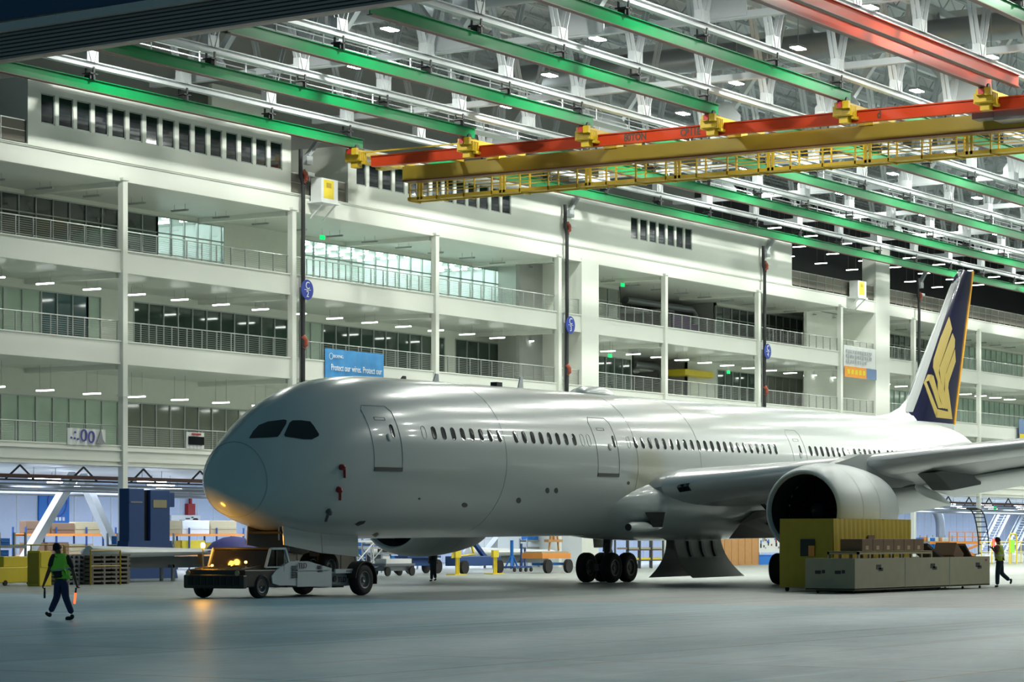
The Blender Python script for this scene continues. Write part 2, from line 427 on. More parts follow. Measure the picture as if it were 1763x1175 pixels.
for i, v in enumerate(RV):
    y = v - 93
    a = MB().box(-1.3, 5.2, y - .35, y + .35, 1.30, 1.62).box(-1.1, -.3, y - .5, y + .5, .95, 1.4).box(-.9, -.4, y - .25, y + .25, .55, .95).box(2.0, 2.8, y - .45, y + .45, .8, 1.35) \
        .box(-1.45, -1.2, y - .55, y - .2, 1.25, 1.65).box(-.8, .3, y - .62, y - .42, .75, .9)
    for q in range(4): a.box(-1.05 + q * .2, -.97 + q * .2, y - .56, y + .56, .9, 1.45)
    tr = L_(a, 'end_truck', 'crane_yellow')
    for x in (-.9, 4.6):
        for s_ in (-.22, .22): MB().lathe([(.0, -.05), (.2, -.05), (.2, .05), (0, .05)], (x, y + s_, 1.72), (0, 1, 0), 14).build('wheel', 'dark', tr)
    L_(MB().box(-1.5, -1.45, y - .18, y + .12, 1.3, 1.6), 'buffer', 'red')
# long side tie rails between trucks along first bays
L_(MB().box(-.6, -.5, -8.1, 0, 1.42, 1.5).box(3, 3.1, -8.1, 0, 1.42, 1.5), 'tie_rail', 'crane_yellow')
hoist = L_(MB().box(.6, 2.0, -44, -40.5, .2, 1.3).box(.8, 1.8, -40.4, -39.2, .4, 1.1), 'hoist', 'duct')
for y, s in ((-19.2, '80TON'), (-22.75, 'CB11E'), (-34.3, 'd')):
    text(s, .56, 'letter_dark', e, (-.262, y, .92), (PI / 2, 0, -PI / 2), 'marking', .004, .82)
L_(MB().box(-.5, -.3, -45.6, -45.4, .3, .6), 'signal_box', 'dark')
L_(MB().box(-.54, -.5, -45.58, -45.42, .34, .42), 'signal_lamp', 'signal_red')

# ------------------------------------------------------------ office block: slabs, columns, walls
Z = dict(g=0, s2b=6.0, s2=7.16, s3b=11.64, s3=12.94, s4b=16.7, s4=17.97, s5b=21.75, s5=22.8, top=26.34)
UE = 320
def sbox(name, *a, m='facade_white', p=None): return struct(MB().box(*a).build(name, m, p))
def slab(n, zb, zt):
    f = sbox('trim_%d' % n, 98.5, UE, FV, FV + .3, zb, zt)
    MB().box(98.5, UE, FV - .06, FV, zt - .07, zt).box(98.5, UE, FV - .04, FV, zb, zb + .12).build('edge', 'facade_white', f)
    MB().box(98.5, UE, FV + .3, 110, zt - .35, zt - .02).build('floor_deck', 'wall_cream', f)
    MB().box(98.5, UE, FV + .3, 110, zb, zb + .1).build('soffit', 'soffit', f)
    bb = MB()
    for u in UK:
        if u > 99: bb.box(u - .25, u + .25, FV + .3, BV, zb - .28, zb)
    bb.build('beams', 'facade_white', f)
slab(2, Z['s2b'] + .25, Z['s2']); slab(3, Z['s3b'], Z['s3']); slab(4, Z['s4b'], Z['s4']); slab(5, Z['s5b'], Z['s5'])
# recessed band line on the top slab and the first-floor beam flange
MB().box(98.5, 196, FV - .1, FV, Z['s5'], Z['s5'] + .06).build('ledge', 'wall_cream', bpy.data.objects['trim_5'])
MB().box(98.5, UE, FV - .12, FV + .4, 6.83, 6.9).box(98.5, UE, FV - .12, FV + .4, 6.0, 6.06).box(98.5, UE, FV + .1, FV + .16, 6.0, 6.3).build('flange', 'facade_white', bpy.data.objects['trim_2'])
cn = 0
for k, u in enumerate(UK):
    if u < 100 or u > 300: continue
    cn += 1
    c = MB().box(u - .2, u + .2, FV - .2, FV + .16, 0, 21.9) \
        .box(u - .26, u + .26, FV - .26, FV + .2, 9.85, 9.95).box(u - .26, u + .26, FV - .26, FV + .2, 21.8, 21.95)
    o = c.build('building_column', 'facade_white')
    tag(o, 'slim white steel column of the office front, %s' % ['left of the blue machine tower', 'beside the round sign C 2', 'behind the blue banner', 'beside the round sign C 3', 'left part of the open dark balconies', 'beside the round sign C 4', 'left of the white and orange banner', 'beside the round sign C 5', 'right of the tail fin', 'furthest right', 'beyond the right edge', 'far beyond the right edge', 'last beyond the right edge'][k - 1], 'column', 'office front columns')
# full height piers
for (a, b, zt, n, lab) in ((161.9, 164.3, 22, 1, 'wide'), (212.6, 215.6, 27.6, 2, 'tall')):
    struct(MB().box(a, b, FV - .1, FV + 1.2, 0, zt).build('trim_%d' % (10 + n), 'facade_white'))
    MB().box(a + .03, a + .3, FV + 1.2, BV, 0, min(zt, 22)).build('return_wall', 'facade_white', bpy.data.objects['trim_%d' % (10 + n)])
MB().box(205.6, 212.7, FV + 3.2, FV + 3.5, 7.2, 21.7).build('core_wall', 'facade_white', bpy.data.objects['trim_12'])
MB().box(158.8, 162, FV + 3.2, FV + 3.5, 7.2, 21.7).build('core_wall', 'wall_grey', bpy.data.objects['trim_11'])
# upper wall with two blocks; windows set in real openings
wn = [0]
def nwin(): wn[0] += 1; return 'window_%d' % wn[0]
def fu(x): return on_v(x, 500, FV)[0]
def upper(a, b, wins, zb=24.1, zt=25.72):
    mb = MB(); z0, z1 = Z['s5'] + .02, Z['top']
    mb.box(a, b, FV - .05, FV + .25, z0, zb); mb.box(a, b, FV - .05, FV + .25, zt, z1)
    cur = a
    for (p, q) in wins:
        mb.box(cur, p, FV - .05, FV + .25, zb, zt); cur = q
    mb.box(cur, b, FV - .05, FV + .25, zb, zt)
    mb.box(a, a + .3, FV + .25, FV + 9, z0, z1); mb.box(b - .3, b, FV + .25, FV + 9, z0, z1); mb.box(a, b, FV, FV + 9, z1, z1 + .12)
    return mb
W1 = [(p / 2.937, q / 2.937) for p, q in ((203, 275), (293, 368), (385, 456), (475, 545), (563, 632), (650, 717), (735, 800), (817, 881), (900, 962), (980, 1043), (1060, 1120), (1140, 1198), (1215, 1275), (1291, 1348), (1364, 1424))]
W2 = [(500 + p / 2.937, 500 + q / 2.937) for p, q in ((330, 380), (395, 448), (461, 512), (525, 576), (590, 640), (652, 700), (714, 764), (776, 824), (836, 884), (896, 942), (953, 1000), (1012, 1058), (1068, 1113))]
W3 = [(1000 + p / 2.311, 1000 + q / 2.311) for p, q in ((197, 226), (234, 263), (271, 299), (307, 335), (343, 371), (378, 406), (413, 441))]
g1 = [[(fu(p), fu(q)) for p, q in W] for W in (W1, W2, W3)]
struct(upper(104.4, 127.5, g1[0]).build('wall_left', 'facade_white', fix=False))
struct(upper(133.4, 196.0, g1[1] + g1[2]).build('wall_upper', 'facade_white', fix=False))
for g in g1:
    for p, q in g:
        o = MB().box(p, q, FV + .03, FV + .06, 24.1, 25.72).build(nwin(), 'glass_upper'); struct(o)
        MB().box(p, p + .07, FV - .02, FV + .05, 24.1, 25.72).box(q - .07, q, FV - .02, FV + .05, 24.1, 25.72).box(p, q, FV - .02, FV + .05, 24.1, 24.17).box(p, q, FV - .02, FV + .05, 25.65, 25.72).build('window_frame', 'mullion', o)
# terrace between the blocks and terrace left edge: wall set back
sbox('wall_terrace', 127.5, 133.4, FV + 6, FV + 6.3, 22.8, 30, m='wall_cream')
sbox('wall_corner', 98.5, 104.4, FV + 3, FV + 3.3, 22.8, 30, m='wall_grey')
sbox('wall_attic', 98.5, 196, FV + 9, FV + 9.3, 22.8, 34.2, m='wall_grey')

# back walls of the balconies, level by level
def bu(x): return on_v(x, 500, BV)[0]
def glazing(u0, u1, z0, z1, m, step=1.42, transoms=(.62,), lit=False):
    n = max(1, round((u1 - u0) / step)); nm = nwin()
    o = struct(MB().box(u0, u1, BV + .04, BV + .07, z0, z1).build(nm, m))
    fr = MB()
    for k in range(n + 1):
        x = u0 + (u1 - u0) * k / n; fr.box(x - .035, x + .035, BV - .04, BV + .1, z0, z1)
    for t in (0., 1.) + tuple(transoms):
        z = z0 + (z1 - z0) * t; fr.box(u0, u1, BV - .03, BV + .09, z - .035, z + .035)
    fr.build('window_frame', 'mullion', o)
    if lit:
        r = MB().box(u0, u1, BV + 7, BV + 7.1, z0, z1 + .4).box(u0, u1, BV + .1, BV + 7, z1 + .35, z1 + .45).box(u0 - .1, u0, BV + .1, BV + 7, z0, z1 + .4).box(u1, u1 + .1, BV + .1, BV + 7, z0, z1 + .4)
        r.build('room_lining', 'white_paint', o)
        s = MB(); x = u0 + 1
        while x < u1 - .8:
            for dv in (1.2, 3.2, 5.2): s.box(x - .09, x + .09, BV + dv - .6, BV + dv + .6, z1 + .2, z1 + .28)
            x += 1.7
        s.build('room_lights', 'office_strip', o)
    return o
def level(zf, zc, segs, hw, transoms):
    """segs: (px0, px1, kind) on the recessed wall"""
    wl = MB(); cur = 98.5; zt = zf + hw
    dark = MB()
    for (x0, x1, kd) in segs:
        a, b = bu(x0), bu(x1)
        wl.box(cur, a, BV, BV + .2, zf, zc); cur = b
        if kd == 'deep': continue
        wl.box(a, b, BV, BV + .2, zt, zc)
        if kd == 'door':
            d = struct(MB().box(a, b, BV + .02, BV + .08, zf, zt).build('door_%d' % (20 + len(bpy.data.objects) % 70), 'dark')); continue
        lit = kd == 'lit'
        glazing(a, b, zf, zt, 'glass_clear' if lit else kd, transoms=transoms, lit=lit)
    wl.box(cur, UE, BV, BV + .2, zf, zc)
    return wl
struct(level(17.97, 21.75, [(-60, 203, 'glass_dark'), (218, 271, 'glass_dark'), (271, 385, 'lit'), (518, 746, 'lit'), (752, 872, 'lit'), (872, 909, 'lit'), (923, 943, 'door'),
       (1028, 1066, 'glass_grey'), (1068, 1232, 'deep'), (1232, 1300, 'glass_dark'), (1312, 1440, 'glass_green_reflection'), (1530, 1568, 'glass_green_reflection'), (1575, 1600, 'glass_green_reflection'), (1640, 1760, 'glass_pale')],
       3.5, (.36, .72)).build('wall_office_4', 'wall_cream', fix=False))
struct(level(12.94, 16.7, [(-60, 70, 'curtain_green'), (71, 151, 'glass_teal'), (151, 173, 'curtain_green'), (230, 495, 'glass_green_reflection'), (515, 555, 'curtain_green'), (556, 765, 'glass_green_reflection'), (784, 952, 'glass_green_reflection'),
       (1028, 1086, 'glass_green_reflection'), (1090, 1182, 'deep'), (1235, 1300, 'glass_green_reflection'), (1310, 1440, 'glass_grey'), (1530, 1568, 'glass_pale'), (1640, 1763, 'glass_pale')],
       3.2, ()).build('wall_office_3', 'wall_cream', fix=False))
struct(level(7.16, 11.64, [(-60, 203, 'curtain_green'), (218, 434, 'glass_grey'), (520, 900, 'glass_grey'), (1310, 1440, 'glass_grey'), (1530, 1568, 'glass_pale'), (1600, 1763, 'curtain_green')],
       2.95, ()).build('wall_office_2', 'wall_cream', fix=False))
# open deep lounges behind the two 'deep' gaps
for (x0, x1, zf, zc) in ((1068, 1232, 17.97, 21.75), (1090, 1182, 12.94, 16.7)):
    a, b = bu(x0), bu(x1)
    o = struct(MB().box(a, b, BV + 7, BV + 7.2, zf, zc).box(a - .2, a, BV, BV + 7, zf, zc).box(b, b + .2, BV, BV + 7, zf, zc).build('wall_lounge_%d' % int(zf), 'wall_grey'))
    for k in range(3):
        uu = a + (k + .8) * (b - a) / 3.6
        q = MB().lathe([(.0, 0), (1.3, 0), (1.4, .1), (1.3, .25), (0, .25)], (uu, BV + 3.5, zc - 1.0 - .25 * (k % 2)), n=28).tube([(uu, BV + 3.5, zc - 1), (uu, BV + 3.5, zc)], .02, 5).build('ceiling_disc', 'white_paint')
        tag(q, 'pale round ceiling disc in the open lounge on the %s floor' % ('fourth' if zf > 17 else 'third'), 'ceiling disc', 'lounge ceiling discs')
    dv_ = BV + (1.2 if zf > 17 else 1.62)
    q = MB().tube([(a + 3, dv_, zc - .7), (b - 2, dv_, zc - .7), (b - 1.4, dv_, zc - 1.1), (b - 1.4, dv_, zc - 1.9)], .28, 12).build('lounge_duct', 'duct')
    tag(q, 'grey bent air pipe under the lounge ceiling on the %s floor' % ('fourth' if zf > 17 else 'third'), 'air duct')
tag(MB().box(bu(1186), bu(1232), BV + 1.5, BV + 1.7, 17.97, 20.6).build('partition', 'purple'), 'deep purple partition in the open fourth floor lounge', 'partition')
a = bu(1165)
tag(MB().box(a, a + 5, BV - .8, BV + 1.2, 15.3, 15.8).build('canopy', 'yellow', bevel=.05), 'yellow flat canopy hanging in the open third floor lounge', 'canopy')

# balcony railings: one per bay and level
def make_railing(label, group):
    e = empty('balcony_railing', (0, 0, 0), label, 'railing', group)
    Lr = 15.1
    MB().tube([(0, 0, 1.07), (Lr, 0, 1.07)], .035, 8).build('handrail', 'steel', e)
    b = MB()
    for k in range(8): b.tube([(0, 0, .12 + .115 * k), (Lr, 0, .12 + .115 * k)], .009, 5)
    b.build('infill_bars', 'steel', e)
    for k in range(12):
        x = .1 + k * (Lr - .2) / 11
        MB().box(x - .025, x + .025, -.03, .03, 0, 1.05).build('post', 'steel', e)
    return e
rl = None
BAY = ['leftmost bay', 'bay right of the first column', 'bay right of sign C 2', 'bay left of sign C 3', 'bay with the stair pier', 'open lounge bay', 'bay right of sign C 4', 'bay with the white banner', 'bay behind the tail fin', 'bay right of the tail fin', 'far right bay']
for zf, nm in ((17.97, 'fourth'), (12.94, 'third'), (7.16, 'second')):
    for k in range(10):
        u = UK[k] + .22
        if u < 98: u = 98.7
        lab = f'steel balcony railing on the {nm} floor, {BAY[k]}'
        if rl is None: rl = make_railing(lab, 'balcony railings'); rl.location = (UK[1] + .22, FV + .12, zf); rl['label'] = f'steel balcony railing on the {nm} floor, {BAY[1]}'
        elif not (k == 1 and zf > 17): dup(rl, (UK[k] + .22, FV + .12, zf), label=lab)
dup(rl, (UK[0] + .22, FV + .12, 17.97), label='steel balcony railing on the fourth floor, leftmost bay')
# terrace guards with brown mesh on the top floor
for (a, b, lab) in ((98.6, 104.4, 'at the far left'), (127.6, 133.3, 'between the two window blocks'), (196.1, 212.5, 'left of the tall white pier'), (215.7, 300, 'behind the tail fin')):
    e = empty('terrace_guard', (a, FV + .1, 22.82), f'brown mesh terrace guard on the top floor {lab}', 'railing', 'terrace guards')
    MB().box(0, b - a, -.015, .015, .12, 1.25).build('mesh_panel', 'mesh_brown', e)
    MB().box(0, b - a, -.03, .03, 1.25, 1.31).box(0, b - a, -.03, .03, .7, .74).build('top_rail', 'steel', e)
    n = max(2, int((b - a) / 1.6))
    for k in range(n + 1): x = (b - a) * k / n; MB().box(x - .03, x + .03, -.05, .03, -.3, 1.3).build('post', 'steel', e)

# strip lights under each balcony soffit
def make_strip(m, hang, lab, grp):
    e = empty('strip_light', (0, 0, 0), lab, 'strip light', grp)
    MB().box(-.07, .07, -.6, .6, 0, .07).build('tube', m, e)
    MB().box(-.09, .09, -.62, .62, .07, .10).build('housing', 'steel', e)
    MB().tube([(0, -.4, .1), (0, -.4, hang)], .012, 5).build('cord', 'steel', e); MB().tube([(0, .4, .1), (0, .4, hang)], .012, 5).build('cord', 'steel', e)
    return e
s0 = 101.9
for z, hang, mm, lab, grp in ((16.05, .62, 'lit_strip', 'lit white strip light under the third floor balcony soffit', 'third floor strip lights'),
                              (10.15, 1.45, 'lit_strip', 'lit white strip light hanging over the second floor balcony', 'second floor strip lights'),
                              (21.3, .42, 'lamp_dim', 'grey strip light under the top floor soffit', 'top floor strip lights')):
    p = None
    for k in range(40):
        u = s0 + 3.8875 * k
        if u > UE - 1: break
        if p is None: p = make_strip(mm, hang, lab, grp); p.location = (u, 99, z)
        else: dup(p, (u, 99, z))
# dim lamps and open dark floor at the far top right
p = None
struct(MB().box(196, UE, 112, 112.3, 22.8, 35).build('wall_plant_room', 'dark'))
for k in range(9):
    for q in range(3):
        loc = (199 + k * 7, 98.5 + q * 4.5, 28.0)
        if p is None: p = make_strip('lit_strip', 7.25, 'lit strip light in the open top floor above the mesh guard', 'open top floor lights'); p.location = loc; p.rotation_euler = (0, 0, 0); p.scale = (1, 1, 1)
        else: dup(p, loc)

# column furniture: pipes, signs, plant boxes
for k, (u, s) in enumerate(((127.7, '2'), (158.8, '3'), (189.8, '4'), (220.9, '5'))):
    e = empty('riser_pipe', (u + .62, FV - .35, 7.2), f'black vertical pipe beside the round sign C {s}', 'pipe', 'riser pipes')
    MB().tube([(0, 0, 0), (0, 0, 16.2), (0, 0, 16.3)], .13, 12).build('pipe', 'dark', e, smooth=40)
    MB().tube([(0, 0, 16.2), (-.1, 0, 16.5), (-.25, 0, 16.7), (-.25, 0, 18.3)], .13, 12).build('upper_pipe', 'dark', e, smooth=40)
    for z in (16.3, 6.3): MB().tube([(.0, -.02, z), (.12, -.1, z + .2), (.1, -.1, z + .5), (-.05, 0, z + .75)], .17, 10).build('coupling', 'copper', e, smooth=40)
    MB().tube([(0, .2, 1), (0, .2, 2.5), (0, .2, 10)], .07, 8).build('thin_pipe', 'steel', e)
    e = empty('column_sign', (u + .8, FV - .55, 17.05), f'round blue column sign reading C {s}', 'sign', 'round column signs')
    MB().lathe([(0, 0), (.6, 0), (.62, .02), (.6, .05), (0, .05)], (0, 0, 0), (0, 1, 0), 36).build('disc', 'blue_sign', e)
    text('C', .62, 'letter_white', e, (0, -.012, .24), FACE, 'letter'); text(s, .55, 'letter_white', e, (0, -.012, -.27), FACE, 'numeral')
    MB().box(-.32, .32, -.015, 0, -.02, .01).build('rule', 'letter_white', e)
    e = empty('column_bracket', (u + 1.25, FV - .2, 25.2), f'grey slanted roof bracket over the round sign C {s}', 'bracket', 'roof brackets')
    MB().bar((0, 0, 0), (1.2, -.2, 1.4), .35, .2).box(-.3, .3, -.2, .2, -.5, 0).build('brace', 'truss_grey', e)
    MB().box(-.35, .35, -.3, .1, -1.2, -1.0).build('cap', 'white_paint', e)
for (u, z, lab) in ((129.2, 22.4, 'right of the sign C 2'), (206.8, 22.6, 'left of the tall white pier')):
    e = empty('plant_box', (u, FV - 1.1, z), f'white plant cabinet on a bracket with a yellow notice, {lab}', 'equipment cabinet')
    MB().box(0, 1.9, 0, 1.12, 0, .12).bar((.3, 1.08, -.9), (.3, .1, 0), .08).bar((1.6, 1.08, -.9), (1.6, .1, 0), .08).build('shelf', 'white_paint', e)
    MB().box(.1, 1.8, .1, .9, .12, 1.5).build('cabinet', 'banner_white', e)
    MB().box(.35, 1.35, .085, .1, .3, 1.42).build('notice', 'yellow', e)
    MB().box(.6, 1.1, .075, .085, .95, 1.25).build('notice_panel', 'tarp_yellow', e)
# exit lights, small wall items
for (x, y, v) in ((555, 409, 99), (1072, 491, 99), (1050, 613, 98), (1254, 641, 99)):
    u, z = on_v(x, y, v)
    e = empty('exit_light', (u, v, z), 'small glowing green exit light under the balcony soffit', 'exit sign', 'green exit lights')
    MB().box(-.22, .22, -.05, .05, -.13, .13).build('lens', 'exit_green', e); MB().tube([(0, 0, .13), (0, 0, (21.72 if z > 18 else 16.68 if z > 13 else 11.6) - z)], .015, 5).build('stem', 'steel', e)
# banners on the rails
def banner(x0, x1, y0, y1, m, lab, name='banner', v=FV - .08):
    u0, zt = on_v(x0, y0, v); u1, zb = on_v(x1, y1, v); zb = on_v((x0 + x1) / 2, y1, v)[1]
    e = empty(name, ((u0 + u1) / 2, v, zb), lab, 'banner')
    hw = (u1 - u0) / 2; mb = MB(); n = 24
    fr = [[(-hw + 2 * hw * k / n, -.03 - .035 * math.sin(k * 1.3) - dd, z) for k in range(n + 1)] for dd, z in ((0, 0), (0, zt - zb), (-.02, zt - zb), (-.02, 0), (0, 0))]
    mb.loft(fr, False, False)
    mb.build('cloth', m, e, smooth=60)
    return e, hw, zt - zb
e, hw, hh = banner(559, 660, 600, 663, 'banner_blue', 'blue banner about protecting wires hung on the second floor railing')
text('Protect our wires. Protect our', .56, 'letter_white', e, (.1, -.1, .95), FACE, 'slogan', .01, .78)
text('BOEING', .26, 'letter_white', e, (-hw + 1.3, -.1, hh - .45), FACE, 'wordmark', .01, 1.1)
MB().lathe([(.17, 0), (.2, 0), (.2, .02), (.17, .02)], (-hw + .55, -.1, hh - .45), (0, 1, 0), 20, False).build('ring_mark', 'letter_white', e)
e, hw, hh = banner(1452, 1507, 594, 652, 'banner_white', 'white and orange banner hung left of the tall white pier')
MB().box(-hw, .35 * hw, -.12, -.09, 0, hh * .34).build('orange_band', 'banner_orange', e)
MB().box(.35 * hw, hw, -.12, -.09, 0, hh * .34).build('photo_band', 'banner_slate', e)
for q, (wd, z) in enumerate(((.85, .82), (.9, .66), (.75, .5))):
    b = MB()
    for k in range(12):
        if k / 12 < wd: x = -hw * .9 + k * hw * 1.8 / 12; b.box(x, x + hw * .11, -.11, -.09, hh * z - .12, hh * z + .12)
    b.build('faint_lettering', 'grey_text', e)
b = MB()
for k in range(5): x = -hw * .85 + k * hw * .24; b.box(x, x + hw * .17, -.14, -.12, hh * .1, hh * .25)
b.build('yellow_lettering', 'yellow', e)
e, hw, hh = banner(115, 181, 737, 767, 'banner_white', 'crumpled white banner with purple figures on the second floor railing')
text('.:.00', .95, 'purple_cloth', e, (-.25 * hw, -.1, .5), (PI / 2, .12, 0), 'figures', .01, 1.3)
MB().prism([(hw * .45, -.1, .1), (hw * .95, -.1, .1), (hw * .8, -.1, .35), (hw * .7, -.1, .95), (hw * .6, -.1, .5)], (0, -1, 0), .02).build('drawing', 'tug_grey', e)
e, hw, hh = banner(320, 351, 744, 773, 'banner_white', 'white framed notice screen with a red heading on the railing', 'notice_screen')
MB().box(-hw * .85, hw * .85, -.12, -.09, .22, hh - .25).build('screen', 'window_black', e)
MB().box(-hw * .5, hw * .5, -.12, -.09, hh - .17, hh - .06).build('heading', 'red', e)
e, hw, hh = banner(1754, 1790, 722, 790, 'banner_slate', 'blue and yellow banner at the right edge of the frame', 'banner', FV - .32)
MB().box(-hw, hw, -.12, -.09, 0, hh * .62).build('yellow_field', 'yellow', e)
# desks behind the lit glass
for k, (x, c) in enumerate([(545, 'mesh_brown'), (600, 'mesh_brown'), (665, 'plank'), (700, 'mesh_brown'), (800, 'mesh_brown'), (860, 'mesh_brown'), (300, 'wall_grey'), (330, 'mesh_brown'), (360, 'wall_grey')]):
    u = on_v(x, 500, BV + 2)[0]
    tag(MB().box(u - 1.2, u + 1.2, BV + 1.6, BV + 2.4, 17.98, 19.2).box(u - 1.2, u - 1.1, BV + .9, BV + 3.2, 17.98, 19.35).build('desk_partition', c, bevel=.02), 'grey brown desk partition behind the lit fourth floor glass', 'office partition', 'desk partitions')

# ------------------------------------------------------------ the airliner
NU, NV, ZC = 70.157, 55.667, 4.931
AIR = empty('airliner', (NU, NV, 0), 'white twin engined airliner with a navy tail fin being towed out of the hangar', 'aircraft')
AIR.rotation_euler = (0, -.00698, 0)
bpy.context.view_layer.update()
AM = Matrix.Translation((NU, NV, 0)) @ Matrix.Rotation(-.00698, 4, 'Y')
AMI = AM.inverted()
def interp(T, x):
    if x <= T[0][0]: return T[0][1]
    if x >= T[-1][0]: return T[-1][1]
    for i in range(len(T) - 1):
        if T[i][0] <= x <= T[i + 1][0]: break
    def sl(k):
        if k <= 0 or k >= len(T) - 1: a = max(0, k - 1); b = min(len(T) - 1, k + 1); return (T[b][1] - T[a][1]) / (T[b][0] - T[a][0])
        d0 = (T[k][1] - T[k - 1][1]) / (T[k][0] - T[k - 1][0]); d1 = (T[k + 1][1] - T[k][1]) / (T[k + 1][0] - T[k][0])
        return 0 if d0 * d1 <= 0 else 2 * d0 * d1 / (d0 + d1)
    h = T[i + 1][0] - T[i][0]; t = (x - T[i][0]) / h; m0, m1 = sl(i) * h, sl(i + 1) * h
    return (2 * t**3 - 3 * t * t + 1) * T[i][1] + (t**3 - 2 * t * t + t) * m0 + (-2 * t**3 + 3 * t * t) * T[i + 1][1] + (t**3 - t * t) * m1
def rt_(T): return [(math.sqrt(a), b) for a, b in T]
ZT = rt_([(0, -1.10), (.06, -.80), (.15, -.60), (.4, -.20), (.8, .22), (1.3, .62), (2, 1.10), (3, 1.74), (4, 2.22), (5, 2.55), (6, 2.76), (7.5, 2.91), (9.5, 2.97), (46, 2.97), (56, 2.93), (60, 2.84), (63, 2.62), (65, 2.3), (66.8, 1.85)])
ZB = rt_([(0, -1.12), (.06, -1.34), (.15, -1.50), (.4, -1.78), (.8, -2.04), (1.3, -2.25), (2, -2.46), (3, -2.67), (4, -2.80), (6, -2.93), (8, -2.97), (44, -2.97), (48, -2.6), (52, -1.9), (57, -.8), (62, .4), (65, 1.05), (66.8, 1.5)])
HWT = rt_([(0, .02), (.06, .30), (.15, .50), (.4, .84), (.8, 1.20), (1.3, 1.53), (2, 1.87), (3, 2.22), (4, 2.47), (5, 2.63), (6.5, 2.79), (8, 2.86), (10, 2.885), (45, 2.885), (50, 2.65), (55, 2.15), (60, 1.45), (64, .8), (66.8, .18)])
def sec(s):
    q = math.sqrt(max(s, 0)); zt, zb, hw = interp(ZT, q), interp(ZB, q), interp(HWT, q)
    return zt, zb, hw, zb + (zt - zb) * .48
def skin(s, z, off=0., side=1):             # surface point on the port (side=1) flank at height z above the centre line
    zt, zb, hw, zm = sec(s); hgt = (zt - zm) if z > zm else (zm - zb)
    t = max(-1, min(1, (z - zm) / hgt)); wv = hw * math.sqrt(1 - t * t)
    n = Vector((0, -side * (wv / hw**2 if hw else 1), (z - zm) / hgt**2)).normalized()
    return Vector((s, -side * wv, ZC + z)) + n * off, n
rings = []
ss = [(i / 26)**2 * 9.5 for i in range(27)] + [9.5 + k * 1.5 for k in range(1, 24)] + [44 + k for k in range(1, 23)] + [66.8]
ss = sorted(set(round(x, 4) for x in ss))
NSEG = 72
for s in ss:
    zt, zb, hw, zm = sec(s); r = []
    for k in range(NSEG):
        a = 2 * PI * k / NSEG; c_, s_ = math.cos(a), math.sin(a)
        r.append((s, -hw * c_, ZC + zm + (zt - zm if s_ > 0 else zm - zb) * s_))
    rings.append(r)
FUS = MB().loft(rings).build('fuselage', 'aircraft', AIR, smooth=50)
def bvh(o):
    me = o.data; return BVHTree.FromPolygons([AM @ v.co for v in me.vertices], [tuple(p.vertices) for p in me.polygons])
def primer_patch():
    m = M['aircraft'].copy(); m.name = 'aircraft_primer_patch'; nt = m.node_tree; b = nt.nodes['Principled BSDF']; L = nt.links.new
    src = b.inputs['Base Color'].links[0].from_socket
    tc = nt.nodes.new('ShaderNodeTexCoord'); mp = nt.nodes.new('ShaderNodeMapping'); mp.vector_type = 'POINT'
    mp.inputs['Location'].default_value = (-25.0 / 2.0, 2.6 / 3.0, -3.9 / 2.2); mp.inputs['Scale'].default_value = (1 / 2.0, 1 / 3.0, 1 / 2.2)
    gr = nt.nodes.new('ShaderNodeTexGradient'); gr.gradient_type = 'SPHERICAL'; rp = nt.nodes.new('ShaderNodeMapRange'); rp.inputs['From Max'].default_value = .5; rp.inputs['To Max'].default_value = .75
    mx = nt.nodes.new('ShaderNodeMix'); mx.data_type = 'RGBA'; mx.inputs[7].default_value = (.52, .52, .36, 1)
    L(tc.outputs['Object'], mp.inputs[0]); L(mp.outputs[0], gr.inputs[0]); L(gr.outputs['Fac'], rp.inputs[0]); L(rp.outputs[0], mx.inputs[0]); L(src, mx.inputs[6]); L(mx.outputs[2], b.inputs['Base Color'])
    FUS.data.materials[0] = m
primer_patch()
FB = bvh(FUS)
EYE = Vector((0, 0, CH))
def cast(tree, x, y):
    d = (at(x, 100, y=y) - EYE).normalized(); loc, n, i, t = tree.ray_cast(EYE, d)
    if loc is None: return None
    if n.dot(d) > 0: n = -n
    return loc, n
def decal(tree, poly, m, name, parent, off=.012, rings_=7, sub=6):
    P = [Vector((p[0], p[1], 0)) for p in poly]; c = sum(P, Vector()) / len(P); B = []
    for i in range(len(P)):
        for k in range(sub): B.append(P[i].lerp(P[(i + 1) % len(P)], k / sub))
    R = []
    for q in range(rings_):
        t = (1 - q / (rings_ - 1)) or .001; r = []
        for b in B:
            p = c.lerp(b, t); h = cast(tree, p.x, p.y)
            if h is None: return None
            r.append(AMI @ (h[0] + h[1] * off))
        R.append(r)
    out = [AMI @ (AM @ p) - Vector((0, -off * 1.2, 0)) for p in R[0]]
    mb = MB(); mb.loft([out] + R, False); return mb.build(name, m, parent, fix=False)
def zoomn(L): return [(360 + x / 3.918, 660 + y / 3.918) for x, y in L]
decal(FB, zoomn([(272, 373), (300, 325), (338, 285), (400, 260), (505, 247), (524, 252), (520, 275), (478, 345), (462, 363), (400, 368)]), 'window_black', 'cockpit_window', FUS)
decal(FB, zoomn([(508, 350), (545, 268), (565, 253), (620, 252), (682, 260), (705, 288), (741, 345), (738, 358), (693, 381), (640, 380), (515, 362)]), 'window_black', 'cockpit_window', FUS)
def seamline(pts, name='panel_seam', m='seam', r=.014, side=1, parent=FUS, closed=False):
    P = [skin(s, z, .004, side)[0] for s, z in pts]
    return MB().tube(P, r, 5).build(name, m, parent)
